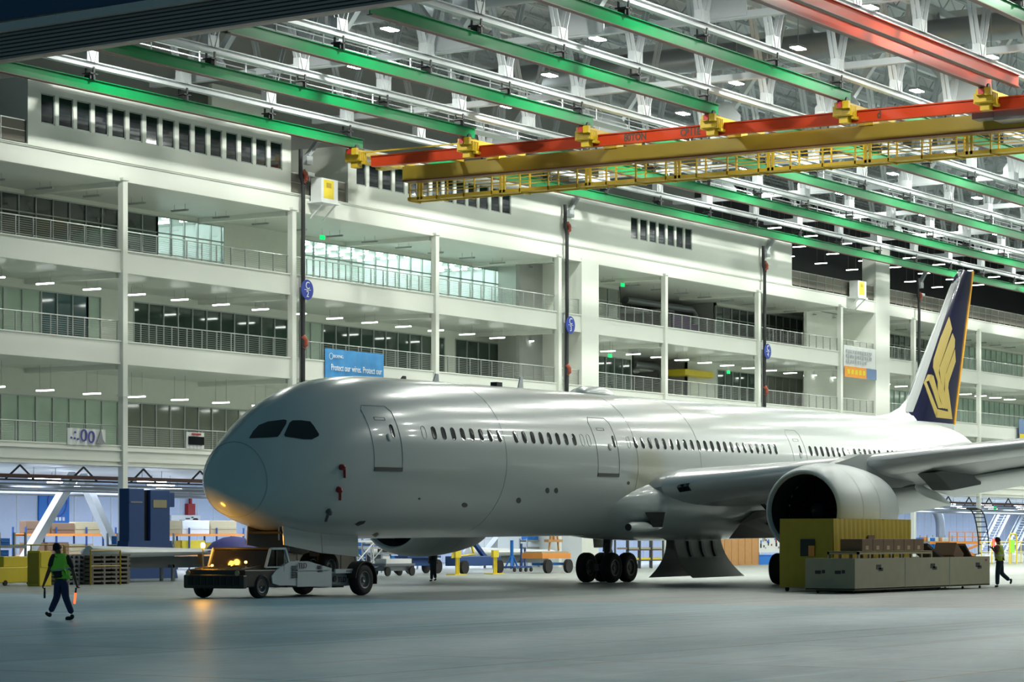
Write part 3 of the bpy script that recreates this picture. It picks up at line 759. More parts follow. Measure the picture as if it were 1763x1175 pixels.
# radome joint
rp = []
for k in range(61):
    a = 2 * PI * k / 60; s_r = 1.05 - .06 * math.sin(a); zt, zb, hw, zm = sec(s_r)
    rp.append((s_r, -(hw + .004) * math.cos(a), ZC + zm + ((zt - zm if math.sin(a) > 0 else zm - zb) + .004) * math.sin(a)))
MB().tube(rp, .014, 5).build('radome_joint', 'seam', FUS)
def densify(c, n=8):
    o = []
    for (a, b), (p, q) in zip(c[:-1], c[1:]): o += [(a + (p - a) * k / n, b + (q - b) * k / n) for k in range(n)]
    return o + [c[-1]]
for s0, s1, zl, zh, m in ((5.5, 7.05, -.46, 1.75, 'seam'), (20.75, 22.45, -.46, 1.8, 'seam'), (38.6, 40.0, -.46, 1.8, 'plug_seam')):
    d = seamline(densify([(s0, zl), (s0, zh - .2), (s0 + .2, zh), (s1 - .2, zh), (s1, zh - .2), (s1, zl), (s0, zl)]), 'cabin_door', m, .012)
    a, n = skin(s0 + .03, zl - .07, .0); 
    q = MB(); pl = [skin(s0 + (s1 - s0) * k / 4, z, o_)[0] for k in range(5) for z, o_ in ((zl - .12, .0), (zl - .12, .03), (zl + .02, .03), (zl + .02, 0))]
    q.loft([pl[i * 4:i * 4 + 4] for i in range(5)]).build('door_sill', 'sill', FUS)
    seamline(densify([(s0 + .45, zh - .42), (s0 + 1.0, zh - .42), (s0 + 1.0, zh - .52), (s0 + .45, zh - .52), (s0 + .45, zh - .42)], 2), 'door_latch', m, .008)
    MB().lathe([(0, 0), (.14, 0), (.14, .02), (.08, .04), (0, .04)], skin(s1 - .62, .62, 0)[0], skin(s1 - .62, .62, 0)[1], 18).build('door_handle', 'plug_seam', FUS)
WP = {}
def window(s, z=.85, m='window_black', wd=.135, hg=.235, name='cabin_window'):
    mb = MB(); rr = []
    for sc_, off in ((1.28, .001), (1.22, .008)):
        rr.append([skin(s + sc_ * wd * cx, z + sc_ * cz, off)[0] for cx, cz in caps(wd, hg)])
    mb.loft(rr, False); fr = mb.loft([rr[1], [skin(s + wd * cx, z + cz, .004)[0] for cx, cz in caps(wd, hg)]], False).build('window_surround', 'plug_seam', FUS)
    p = [skin(s + wd * cx, z + cz, .005)[0] for cx, cz in caps(wd, hg)]
    MB().add(p, [tuple(range(len(p)))]).build(name, m, FUS)
def caps(wd, hg):
    out = []
    for k in range(20):
        a = 2 * PI * k / 20; x = math.cos(a); zz = math.sin(a)
        out.append((x, (hg - wd) * (1 if zz > 0 else -1) + wd * zz if abs(zz) > 1e-6 else 0))
    return out
def wide(m, name, s, z=.85, wd=.135, hg=.235):
    p = [skin(s + wd * cx, z + cz, .012)[0] for cx, cz in caps(wd, hg)]; q_ = [skin(s + wd * cx, z + cz, -.01)[0] for cx, cz in caps(wd, hg)]
    n = len(p)
    return MB().add(p + q_, [tuple(range(n))] + [(i, (i + 1) % n, (i + 1) % n + n, i + n) for i in range(n)]).build(name, m, FUS)
WS = [9.19 + .63 * k for k in range(8)]
WS = [9.19 + (13.6 - 9.19) * k / 7 for k in range(8)] + [14.76 + (19.11 - 14.76) * k / 7 for k in range(8)] + [24.02 + (36.9 - 24.02) * k / 21 for k in range(22)] \
    + [40.55 + (48.47 - 40.55) * k / 13 for k in range(14)] + [49.67 + .61 * k for k in range(6)]
for s in WS: wide('window_black', 'cabin_window', s)
for s in (6.68, 22.25, 39.47): wide('window_black', 'door_window', s, .85, .09, .24)
for s in (8.55, 19.75, 20.25, 23.45):
    seamline([(s + .135 * x, .85 + z) for x, z in caps(.135, .235)] + [(s + .135, .85)], 'plugged_window', 'plug_seam', .008)
for s in (13.9, 24.0, 29.5):                 # fuselage joints
    seamline([(s, -2.8 + 5.6 * k / 40) for k in range(41)], 'section_joint', 'plug_seam', .006)
# small ports, vents and tied-on red covers
for x, y, rx, ry in ((800, 870, 5, 4), (893, 862, 4, 5), (942.5, 845, 3.2, 5), (957.5, 845, 3.2, 5), (722, 859, 2, 2), (1082, 832, 2.2, 3)):
    decal(FB, [(x + rx * math.cos(a) , y + ry * math.sin(a)) for a in [2 * PI * k / 8 for k in range(8)]], 'sill', 'drain_port', FUS, rings_=3, sub=1)
decal(FB, [(611, 903), (619, 898), (630, 897), (626, 902), (616, 906)], 'dark', 'drain_port', FUS, rings_=3, sub=2)
decal(FB, [(641, 921), (650, 917), (653, 921), (646, 926)], 'sill', 'drain_port', FUS, rings_=3, sub=2)
def cover(x, y, x2, y2, x3, y3, m):
    h = cast(FB, x, y); p = AMI @ (h[0] + h[1] * .06); n = (AMI.to_3x3() @ h[1])
    c = MB().tube([p - n * .08, p + n * .08, p + n * .16], [.11, .1, .02], 10).build('probe_cover', m, FUS, smooth=40)
    a = AMI @ (lambda g: g[0] + g[1] * .05)(cast(FB, x2, y2)); b = AMI @ (lambda g: g[0] + g[1] * .04)(cast(FB, x3, y3))
    MB().bar(p + n * .1, a, .05, .02).bar(a, b, .09, .02).build('streamer', m, c)
cover(587, 805, 591.5, 806, 592, 823, 'red'); cover(582, 843, 584, 846, 584, 861, 'red'); cover(565, 880, 564, 884, 560, 897, 'sill')
# antennas and dome on the crown
for s, h_, m in ((13.2, .3, 'white_paint'), (11, .12, 'dark'), (19.3, .45, 'white_paint')):
    z = ZC + sec(s)[0]
    MB().prism([(s, -.03, z - .05), (s + .4, -.03, z - .05), (s + .38, -.03, z + h_), (s + .2, -.03, z + h_)], (0, 1, 0), .05).build('antenna', m, FUS)
MB().box(17.3, 17.7, -.3, 0, ZC + 2.9, ZC + 3.12).build('crown_fitting', 'dark', FUS)
dm = []
for k in range(13):
    t = k / 12; s = 23.6 + 3.2 * t; r = math.sin(PI * min(max(t, .0), 1))**.5
    dm.append([(s, .62 * r * math.cos(2 * PI * q / 20), ZC + 2.92 + .38 * r * math.sin(2 * PI * q / 20)) for q in range(20)])
MB().loft(dm).build('satellite_dome', 'aircraft', FUS, smooth=60)
# belly fairing
fr = []
FT = [(20.5, .6, .08), (21.5, 1.6, .35), (23, 2.5, .75), (24.6, 3.05, 1.25), (26.5, 3.35, 1.5), (30, 3.5, 1.6), (36, 3.5, 1.6), (39, 3.25, 1.5), (41.5, 2.5, 1.1), (43.5, 1.4, .6), (45, .3, .1)]
for k in range(41):
    s = 20.5 + 24.5 * k / 40; hw = interp([(a, b) for a, b, c in FT], s); hh = interp([(a, c) for a, b, c in FT], s)
    fr.append([(s, -hw * (abs(math.cos(a))**.8) * (1 if math.cos(a) > 0 else -1), ZC - 1.62 + (hh * 1.0) * (abs(math.sin(a))**.8) * (1 if math.sin(a) > 0 else -1)) for a in [2 * PI * q / 48 for q in range(48)]])
BF = MB().loft(fr).build('belly_fairing', 'aircraft', AIR, smooth=60)
# ram air inlet and outlet on the fairing
MB().add([(24.3, -3.02, ZC - 2.0), (25.6, -3.26, ZC - 2.0), (25.6, -3.12, ZC - 2.62), (25.0, -3.0, ZC - 2.62), (25.55, -2.9, ZC - 2.05), (25.55, -2.85, ZC - 2.6)], [(1, 4, 5, 2), (0, 1, 2, 3), (0, 4, 1), (3, 2, 5)]).build('air_outlet', 'dark', BF)
MB().loft([[(s, -2.75 - .22 * r * math.cos(a) - .05, ZC - 2.62 + .22 * r * math.sin(a)) for a in [2 * PI * q / 14 for q in range(14)]] for s, r in ((23.3, .75), (23.6, 1), (24.6, 1.05), (25.7, .7), (26.2, .1))]).build('air_scoop', 'aircraft', BF, smooth=50)
MB().lathe([(0, 0), (.15, 0), (.15, .03), (0, .03)], (23.28, -2.82, ZC - 2.62), (-1, 0, 0), 14).build('scoop_mouth', 'dark', BF)

def foil(s0, z0, s1, z1, w, th, n=14, camber=.015, sweep_t=0.):
    top = []; bot = []
    c = s1 - s0
    for k in range(n + 1):
        x = (1 - math.cos(PI * k / n)) / 2
        t = 5 * th * (.2969 * math.sqrt(x) - .126 * x - .3516 * x * x + .2843 * x**3 - .1036 * x**4)
        m_ = camber * 4 * x * (1 - x)
        base = Vector((s0 + c * x, -w, z0 + (z1 - z0) * x))
        top.append(base + Vector((0, 0, c * (m_ + t)))); bot.append(base + Vector((0, 0, c * (m_ - t))))
    return top + bot[::-1][1:-1]
WG = [(1.5, 23.4, 38.3, -1.35, -1.7, .13), (3.2, 25.4, 38.6, -.95, -1.55, .125), (5.5, 27.1, 38.9, -.6, -1.4, .115), (8, 28.9, 39.3, -.25, -1.15, .11), (10, 30.2, 39.8, .03, -.85, .105), (13, 32.3, 40.9, .47, -.25, .10),
      (16, 34.4, 42.1, .86, .25, .095), (20, 37.1, 43.7, 1.40, 1.0, .09), (24, 39.9, 45.3, 1.95, 1.65, .09), (27.5, 42.3, 46.7, 2.45, 2.3, .085), (29.3, 44.4, 47.6, 2.75, 2.7, .08), (30.0, 46.9, 48.6, 2.9, 2.9, .06)]
for side in (1, -1):
    R = [foil(a, ZC + za, b, ZC + zb_, w_ * side, t) for w_, a, b, za, zb_, t in WG]
    wg = MB().loft(R).build('wing', 'wing_grey', AIR, smooth=40)
    n = 14; LE = []
    for (w_, a, b, za, zb_, t), r in zip(WG[1:], R[1:]):
        idx = [4, 3, 2, 1, 0, -1, -2, -3, -4]; mid = r[0] + Vector((.9, 0, 0))
        LE.append([r[i] + (r[i] - mid).normalized() * .012 for i in idx])
    MB().loft(LE, False, False).build('leading_edge', 'leading_edge', wg, smooth=60)
    # drooped inboard and outboard flaps, painted pale to imitate light bounced off the floor
    MB().loft([foil(a, ZC + za, b, ZC + zb_, w_ * side, .12) for w_, a, b, za, zb_ in ((3.4, 35.0, 40.3, -1.6, -2.75), (9.7, 36.4, 40.6, -.9, -1.7))]).build('inboard_flap', 'aircraft', wg, smooth=40)
    MB().loft([foil(a, ZC + za, b, ZC + zb_, w_ * side, .10) for w_, a, b, za, zb_ in ((9.9, 36.8, 40.4, -.75, -1.35), (20.5, 42.0, 44.5, .9, .55))]).build('outboard_flap', 'aircraft', wg, smooth=40)
    for w_, s0_, z0_, l_ in ((16.2, 37.5, .1, 5.6), (20.8, 39.8, .8, 4.6)):
        MB().loft([[(s0_ + l_ * t, -side * w_ - .26 * r * math.cos(a), ZC + z0_ - .1 * t + .36 * r * math.sin(a)) for a in [2 * PI * q / 14 for q in range(14)]] for t, r in ((0, .05), (.12, .6), (.35, 1), (.7, .85), (1, .08))]).build('flap_fairing', 'wing_grey', wg, smooth=50)
    # landing light
    if side == 1:
        MB().loft([[(25.9 + d_, -3.75 - k * .55, ZC - .98 + k * .07 + h_) for k in (0, 1)] for d_, h_ in ((-.08, .11), (-.2, -.02), (.05, -.2))], False, False).build('landing_light', 'window_black', wg)
    # tailplane
    MB().loft([foil(a, ZC + za, b, ZC + zb_, w_ * side, .10, camber=0) for w_, a, b, za, zb_ in ((.5, 58.6, 64.6, 1.2, 1.2), (1.6, 59.3, 64.8, 1.2, 1.2), (9.6, 64.3, 66.8, 1.9, 1.9), (9.9, 64.9, 66.9, 1.92, 1.92))]).build('tailplane', 'wing_grey', AIR, smooth=40)
WG0 = [o for o in AIR.children if o.name == 'wing'][0]
# grey film wrapped round the middle flap fairing
def film(poly, w_, t, name, m, parent):
    P = []
    for x, y in poly:
        u, z = on_v(x, y, NV - w_); P.append(AMI @ Vector((u, NV - w_, z)))
    return MB().prism(P, (0, 1, 0), t).build(name, m, parent, bevel=.04)
film([(1263 + x / 3.358, 700 + y / 3.358) for x, y in [(1165, 383), (1248, 357), (1405, 325), (1432, 345), (1432, 453), (1262, 487), (1215, 432)]], 11.9, .9, 'wrapped_flap_fairing', 'tape_grey', WG0)
film([(1263 + x / 3.358, 700 + y / 3.358) for x, y in [(1148, 436), (1184, 434), (1184, 441), (1148, 444)]], 9.0, .05, 'placard', 'copper', WG0)
# engines
for side in (1, -1):
    ez = ZC - 1.98; es = 24.75; ew = -9.91 * side
    en = bpy.data.objects.new('engine', None); C.objects.link(en); en.parent = AIR; en.location = (es, ew, ez)
    prof = [(1.46, .22), (1.48, .08), (1.53, .0), (1.59, .03), (1.66, .14), (1.77, .45), (1.86, .95), (1.92, 1.7), (1.93, 2.6), (1.88, 3.6), (1.76, 4.7), (1.60, 5.7), (1.52, 6.0)]
    MB().lathe(prof, (0, 0, 0), (1, 0, 0), 64, False).build('nacelle', 'nacelle_white', en, smooth=60)
    MB().lathe([(1.46, .22), (1.42, .6), (1.42, 1.35), (1.42, 1.7)], (0, 0, 0), (1, 0, 0), 64, False).build('inlet_duct', 'inlet_dark', en, smooth=60)
    MB().lathe([(0, 1.75), (1.42, 1.75), (1.42, 1.8), (0, 1.8)], (0, 0, 0), (1, 0, 0), 48).build('fan_disc', 'black', en)
    for s_ in (1.65, 3.3): MB().lathe([(interp([(h, r) for r, h in prof[3:]], s_) + .003, s_ - .012), (interp([(h, r) for r, h in prof[3:]], s_) + .003, s_ + .012)], (0, 0, 0), (1, 0, 0), 64, False).build('cowl_joint', 'seam', en)
    MB().lathe([(0.01, .95), (.12, 1.05), (.28, 1.3), (.36, 1.55), (.36, 1.7)], (0, 0, 0), (1, 0, 0), 24).build('spinner', 'inlet_dark', en, smooth=50)
    MB().tube([(1.04 + .5 * t, (.08 + .26 * t) * math.cos(5 * t), (.08 + .26 * t) * math.sin(5 * t)) for t in [k / 14 for k in range(15)]], .02, 5).build('spiral_mark', 'grey_text', en)
    fb = MB()
    for q in range(5):
        r = .34 + 1.06 * q / 4; tw = .35 + .75 * q / 4; ch = .30 + .08 * math.sin(q / 4 * PI)
        sweep = -.12 * math.sin(q / 4 * PI)
    rg = []
    for q in range(6):
        t = q / 5; r = .34 + 1.06 * t; tw = .35 + .8 * t; ch = .17 + .05 * math.sin(t * PI); sw = -.10 * math.sin(t * PI)
        rg.append([Vector((1.5 + sw + ch * x * math.cos(tw) - .02 * y, ch * x * math.sin(tw) + .02 * y, r)) for x, y in ((-1, 0), (0, 1), (1, 0), (0, -1))])
    b0 = MB().loft(rg).build('fan_blade', 'fan', en, smooth=50)
    for k in range(1, 20):
        b = b0.copy(); C.objects.link(b); b.rotation_euler = (2 * PI * k / 20, 0, 0)
    MB().lathe([(1.2, 5.6), (1.05, 6.4), (.8, 7.2), (.55, 7.4)], (0, 0, 0), (1, 0, 0), 40, False).build('core_nozzle', 'gear_metal', en, smooth=50)
    MB().lathe([(.5, 6.9), (.4, 7.6), (.05, 8.3)], (0, 0, 0), (1, 0, 0), 30).build('exhaust_cone', 'gear_metal', en, smooth=50)
    py = []
    for s_, zb_, zt_, h_ in ((2.4, 1.80, 1.86, .08), (3.4, 1.7, 2.05, .22), (5, 1.4, 2.35, .28), (7, .95, 2.35, .30), (9.2, 1.0, 2.0, .24), (11.5, 1.35, 1.6, .08)):
        py.append([(s_, -h_, zb_), (s_, h_, zb_), (s_, h_ * 1.05, (zb_ + zt_) / 2), (s_, h_, zt_), (s_, -h_, zt_), (s_, -h_ * 1.05, (zb_ + zt_) / 2)])
    MB().loft(py).build('pylon', 'wing_grey', en, smooth=30)
# fin
FS = [(2.3, 55.9, 64.15), (3.1, 57.0, 64.35), (3.9, 57.9, 64.6), (5.5, 59.4, 65.1), (7.5, 61.25, 65.75), (9.5, 63.1, 66.38), (10.9, 64.4, 66.85), (11.35, 65.1, 67.0)]
def vfoil(z, a, b, th, n=14):
    T = []; B = []
    for k in range(n + 1):
        x = (1 - math.cos(PI * k / n)) / 2; t = (b - a) * 5 * th * (.2969 * math.sqrt(x) - .126 * x - .3516 * x * x + .2843 * x**3 - .1036 * x**4)
        T.append(Vector((a + (b - a) * x, -t, ZC + z))); B.append(Vector((a + (b - a) * x, t, ZC + z)))
    return T + B[::-1][1:-1]
fn = MB().loft([vfoil(z, a, b, .095) for z, a, b in FS]).build('tail_fin', 'navy', AIR, smooth=40)
def cutz(z0, z1): return [(z, interp([(q[0], q[1]) for q in FS], z), interp([(q[0], q[2]) for q in FS], z)) for z in [z0 + (z1 - z0) * k / 8 for k in range(9)]]
LEs = []
for z, a, b in cutz(3.3, 11.2):
    r = vfoil(z, a, b, .095); LEs.append([r[i] + Vector((-.012, -.015 if i >= 0 else .015, 0)) for i in (3, 2, 1, 0, -1, -2, -3)])
MB().loft(LEs, False, False).build('fin_leading_edge', 'wing_grey', fn, smooth=60)
MB().loft([[p + Vector((0, math.copysign(.012, p.y) if abs(p.y) > 1e-5 else 0, 0)) for p in vfoil(z, a - .02, b + .02, .096)] for z, a, b in cutz(2.3, 2.85)]).build('fin_root', 'aircraft', fn, smooth=40)
TE = MB()
for (z, a, b), (z2, a2, b2) in zip(cutz(2.85, 11.4)[:-1], cutz(2.85, 11.4)[1:]): TE.bar((b - .04, 0, ZC + z), (b2 - .04, 0, ZC + z2), .16, .12, up=(0, 1, 0))
TE.build('fin_trailing_edge', 'gold_edge', fn)
# fillet in front of the fin
MB().loft([[(a, -t, ZC + z0_), (a + .1, -t * .4, ZC + (z0_ + z1_) / 2), (a + .1, 0, ZC + z1_), (a + .1, t * .4, ZC + (z0_ + z1_) / 2), (a, t, ZC + z0_)] for a, z0_, z1_, t in ((53.8, 2.85, 2.97, .12), (55.5, 2.8, 3.15, .25), (56.8, 2.8, 3.5, .35), (58.0, 2.8, 4.1, .42), (59, 2.7, 4.0, .3))], True).build('dorsal_fillet', 'aircraft', fn, smooth=50)
XB = bvh(fn)
def ze(L): return [(1540 + x / 4.05, 460 + y / 4.05) for x, y in L]
FE = [[(380, 348), (400, 432), (352, 580), (310, 700), (305, 750), (300, 800), (268, 700), (272, 645), (318, 500)],
      [(300, 790), (308, 740), (318, 790), (352, 985), (338, 988), (300, 870)],
      [(403, 462), (420, 505), (418, 560), (345, 775), (343, 860), (320, 790), (312, 705)],
      [(343, 850), (372, 990), (352, 990), (320, 800)],
      [(420, 575), (425, 660), (375, 810), (372, 850), (350, 840), (350, 770)],
      [(350, 830), (374, 850), (402, 1062), (384, 1060), (348, 900)],
      [(402, 1062), (290, 1050), (270, 985), (384, 1012)],
      [(290, 1050), (208, 822), (202, 808), (218, 795), (300, 1000)],
      [(202, 810), (232, 750), (262, 752), (245, 790), (222, 800)],
      [(250, 752), (270, 758), (318, 940), (340, 985), (305, 985), (265, 860), (240, 795)]]
for poly in FE:
    decal(XB, ze(poly), 'gold', 'tail_emblem', fn, off=.02, rings_=6, sub=5)

# landing gear
def wheel_into(parent, s, y, z, r, wd, name='wheel'):
    w0 = MB().lathe([(r * .55, -wd / 2 + .03), (r * .8, -wd / 2), (r * .95, -wd / 2 + .05), (r, -wd / 2 + .13), (r, wd / 2 - .13), (r * .95, wd / 2 - .05), (r * .8, wd / 2), (r * .55, wd / 2 - .03)], (s, y, z), (0, 1, 0), 36, False).build(name, 'rubber', parent, smooth=50)
    MB().lathe([(0, -wd / 2 + .10), (r * .15, -wd / 2 + .06), (r * .2, -wd / 2 + .12), (r * .45, -wd / 2 + .14), (r * .5, -wd / 2 + .04), (r * .56, -wd / 2 + .03), (r * .56, wd / 2 - .03), (0, wd / 2 - .1)], (s, y, z), (0, 1, 0), 24).build('hub', 'hub', w0, smooth=40)
    return w0
for side in (1, -1):
    y = -4.9 * side; s = 34.9; g = -.244
    mg = bpy.data.objects.new('main_gear', None); C.objects.link(mg); mg.parent = AIR
    MB().tube([(s, y, .69 + g), (s, y, 1.5 + g)], .13, 14).tube([(s, y, 1.4 + g), (s + .1, y * .96, 3.9 + g)], .2, 14).build('strut', 'gear_metal', mg, smooth=40)
    MB().bar((s - .95, y, .69 + g), (s + .95, y, .69 + g), .26, .3).bar((s - .73, y - .8, .69 + g), (s - .73, y + .8, .69 + g), .16).bar((s + .73, y - .8, .69 + g), (s + .73, y + .8, .69 + g), .16).build('truck_beam', 'gear_metal', mg)
    MB().bar((s + .2, y, .9 + g), (s + .45, y, 1.35 + g), .1).bar((s + .45, y, 1.35 + g), (s + .15, y, 1.8 + g), .1).bar((s, y, 1.9 + g), (s, y * .45, 3.3 + g), .12).bar((s, y, 1.7 + g), (s - 1.8, y * .8, 3.6 + g), .12).build('brace', 'gear_metal', mg)
    MB().tube([(s - .2, y - .1, 1.7 + g), (s - .45, y - .15, 1.3 + g), (s - .35, y - .1, .9 + g)], .03, 6).tube([(s + .15, y, 2.2 + g), (s + .5, y, 1.9 + g), (s + .4, y, 1.5 + g)], .03, 6).build('hose', 'dark', mg)
    for a in (-.73, .73):
        for b in (-.65, .65): wheel_into(mg, s + a, y + b, .69 + g - (.005 if a > 0 else -.005), .685, .5)
    # outer leg door
    MB().prism([(s - .5, y - .35 * side, 1.6 + g), (s + .5, y - .35 * side, 1.6 + g), (s + .7, y - .45 * side, 3.6 + g), (s - .7, y - .45 * side, 3.6 + g)], (0, 1, 0), .05).build('leg_door', 'primer', mg)
# centre gear bay doors hanging from the belly, curved sheets
for side in (1, -1):
    R = []
    for k in range(13):
        t = k / 12; z = 1.98 - 1.72 * t; yy = .15 + .95 * (t**2.2)
        R.append([(32.0, -side * yy, z - .2), (32.0 + .12 * t, -side * (yy + .06), z - .2), (36.4 + .5 * t, -side * (yy + .06), z - .2), (36.4 + .5 * t, -side * yy, z - .2)])
    d = MB().loft(R).build('gear_bay_door', 'door_inner', AIR, smooth=40)
    for q in (33.1, 34.3, 35.4):
        MB().loft([[(q, -side * (.22 + .95 * (t**2.2)), 1.75 - 1.72 * t), (q + .22, -side * (.22 + .95 * (t**2.2)), 1.75 - 1.72 * t), (q + .22, -side * (.32 + .95 * (t**2.2)), 1.75 - 1.72 * t), (q, -side * (.32 + .95 * (t**2.2)), 1.75 - 1.72 * t)] for t in [.05 + k * .08 for k in range(6)]]).build('rib', 'gear_metal', d)
# open wheel well side, its small door and rods
MB().add([(31.6, -3.1, ZC - 3.14), (31.9, -3.50, ZC - 2.5), (33.2, -3.56, ZC - 1.95), (36.2, -3.56, ZC - 1.9), (36.8, -3.5, ZC - 2.5), (36.6, -3.1, ZC - 3.14)], [(0, 1, 2, 3, 4, 5)]).build('wheel_well', 'black', AIR)
MB().bar((33.9, -4.3, ZC - 2.2), (36.2, -6.6, ZC - 1.0), .14).bar((33.9, -4.3, ZC - 1.9), (36.6, -6.4, ZC - 2.7), .16).build('side_brace', 'gear_metal', AIR)
MB().prism([(33.3, -4.35, ZC - 1.5), (34.8, -4.35, ZC - 1.6), (35.1, -4.5, ZC - 2.7), (33.9, -4.6, ZC - 2.95), (33.2, -4.4, ZC - 2.2)], (0, 1, 0), .06).build('wing_gear_door', 'gear_metal', AIR)
# nose gear, its doors
ng = bpy.data.objects.new('nose_gear', None); C.objects.link(ng); ng.parent = AIR
MB().tube([(5.86, 0, .98), (5.86, 0, 1.5)], .09, 12).tube([(5.86, 0, 1.45), (5.75, 0, 2.5)], .14, 12).bar((5.8, 0, 1.6), (4.2, 0, 2.3), .12).build('strut', 'gear_metal', ng, smooth=40)
MB().bar((5.86, -.55, .98), (5.86, .55, .98), .12).box(5.6, 6.1, -.22, .22, 1.35, 1.55).build('axle', 'gear_metal', ng)
for b in (-.4, .4): wheel_into(ng, 5.86, b, .98, .5, .36)
def dz(s): return ZC + sec(s)[1]
for side, nm, m in ((1, 'nose_gear_door', 'aircraft'), (-1, 'nose_gear_door', 'door_inner')):
    for a, b, mm, lo in ((2.75, 4.95, m, .78), (5.0, 7.2, m, .85)):
        MB().prism([(a, -.75 * side, dz(a) + .22), (b, -.75 * side, dz(b) + .2), (b, -.8 * side, dz(b) + .2 - lo), (a, -.8 * side, dz(a) + .12 - lo * .82)], (0, 1, 0), .04).build(nm, mm, AIR)
MB().box(2.7, 7.2, -.72, .72, dz(5) + .12, dz(5) + .2).build('nose_gear_bay', 'black', AIR)
MB().bar((2.75, -.6, 2.42), (2.75, -.6, 1.95), .06).build('door_actuator', 'blue_bright', AIR)

# ------------------------------------------------------------ ground floor shop under the offices
GV = 121.0
struct(MB().box(98, UE, GV, GV + .3, 0, 6).build('wall_shop_back', 'pale_blue_wall'))
struct(MB().box(97.6, 98, FV + 1, GV, 0, 22).build('wall_shop_left', 'pale_blue_wall'))
struct(MB().box(UE, UE + .4, FV, GV, 0, 34).build('wall_shop_right', 'pale_blue_wall'))
struct(MB().box(98, UE, FV + .3, GV, 6.0, 6.2).build('ceiling_shop', 'white_paint'))
rb = MB(); u = 99
while u < UE: rb.box(u - .03, u + .03, GV - .04, GV, 0, 6); u += 1.9
rb.build('cladding_ribs', 'banner_white', bpy.data.objects['wall_shop_back'])
p = None
for i in range(23):
    for q in range(3):
        loc = (102 + 9.3 * i, 100.5 + 7 * q, 5.35)
        if p is None:
            p = empty('shop_light', loc, 'long bluish white lamp under the ground floor ceiling', 'ceiling light', 'ground floor lamps')
            MB().box(-1.2, 1.2, -.12, .12, 0, .06).build('tube', 'shop_strip', p); MB().box(-1.25, 1.25, -.16, .16, .06, .14).build('housing', 'white_paint', p)
            MB().tube([(-.9, 0, .14), (-.9, 0, .66)], .02, 5).tube([(.9, 0, .14), (.9, 0, .66)], .02, 5).build('cord', 'steel', p)
        else: dup(p, loc)
for i in range(7):  # added fill panels without fixtures, brightening the ground floor shop
    L = bpy.data.lights.new('shop_fill', 'AREA'); L.shape = 'RECTANGLE'; L.size = 24; L.size_y = 8; L.energy = 3300; L.color = (.74, .83, 1)
    l = bpy.data.objects.new('shop_fill', L); C.objects.link(l); l.location = (114 + 31 * i, 108, 5.2)
# dark joists and long pipe just inside the opening
jt = MB(); u = 99.5
while u < UE - 3: jt.bar((u, 97.2, 5.2), (u + 1.1, 97.2, 5.95), .08); jt.bar((u + 1.1, 97.2, 5.95), (u + 2.2, 97.2, 5.2), .08); u += 5.1
jt.box(98.5, UE, 97.1, 97.3, 5.12, 5.2)
struct(jt.build('trim_20', 'dark', fix=False))
tag(MB().tube([(98.5, 96.6, 5.35), (160, 96.6, 5.35), (UE - 1, 96.6, 5.35)], .11, 10).build('long_pipe', 'flange_rust'), 'dark brown pipe running the length of the ground floor opening', 'pipe')
for k in range(4):
    tag(MB().tube([(98.5, 99 + 2.2 * k, 5.0 - .12 * k), (180, 99 + 2.2 * k, 5.0 - .12 * k), (UE - 1, 99 + 2.2 * k, 5.0 - .12 * k)], .06 + .05 * (k % 2), 8).build('service_pipe', 'duct'), 'grey service pipe under the ground floor ceiling', 'pipe', 'shop service pipes')
# helpers: thing placed by frame column x at hall depth v
def gu(x, v): return on_v(x, 900, v)[0]
def gz(x, y, v): return on_v(x, y, v)[1]
def bracing(x0, y0, x1, y1, v, lab):
    a = (gu(x0, v), v, gz(x0, y0, v)); b = (gu(x1, v), v, max(0.0, gz(x1, y1, v)))
    a, b = Vector(a), Vector(b); d = (a - b); a = b + d * ((5.75 - b.z) / d.z); b = a - d * (5.75 / d.z)
    tag(MB().bar(a, b, .5, .5).build('diagonal_brace', 'truss_white'), lab, 'steel brace', 'shop diagonal braces')
bracing(117, 836, 40, 968, 104, 'white diagonal steel brace leaning left in front of the blue poster')
bracing(148, 836, 205, 962, 105.2, 'white diagonal steel brace leaning right beside the blue machine tower')
bracing(880, 900, 820, 985, 104, 'white diagonal steel brace under the fuselage')
# blue machine tower
def tower():
    v = 86; u0 = gu(214, v - .0); e = empty('machine_tower', (u0, v, 0), 'tall dark blue machine tower with a black slot at the left under the offices', 'machine tower')
    H = gz(240, 842, v)
    MB().box(0, 1.2, -.3, .35, .0, H).build('left_column', 'blue_paint', e, bevel=.04)
    MB().box(1.2, 1.65, -.1, .35, 0, H - .1).build('slot', 'black', e)
    MB().box(1.65, 3.2, -.3, .35, 0, H - .05).build('right_column', 'blue_paint', e, bevel=.04)
    MB().box(3.2, 3.7, -.2, .25, H - .9, H - .15).build('cap', 'blue_paint', e, bevel=.04)
    MB().prism([(-.5, -.32, 0), (3.8, -.32, 0), (3.3, -.32, 1.9), (-.05, -.32, 1.9)], (0, 1, 0), .7).build('base', 'blue_paint', e)
    MB().box(1.85, 2.9, -.33, -.3, H - .95, H - .55).build('label_plate', 'plank', e)
    MB().box(.1, 1.0, -.33, -.3, H - .72, H - .64).build('trim_strip', 'tug_grey', e)
tower()
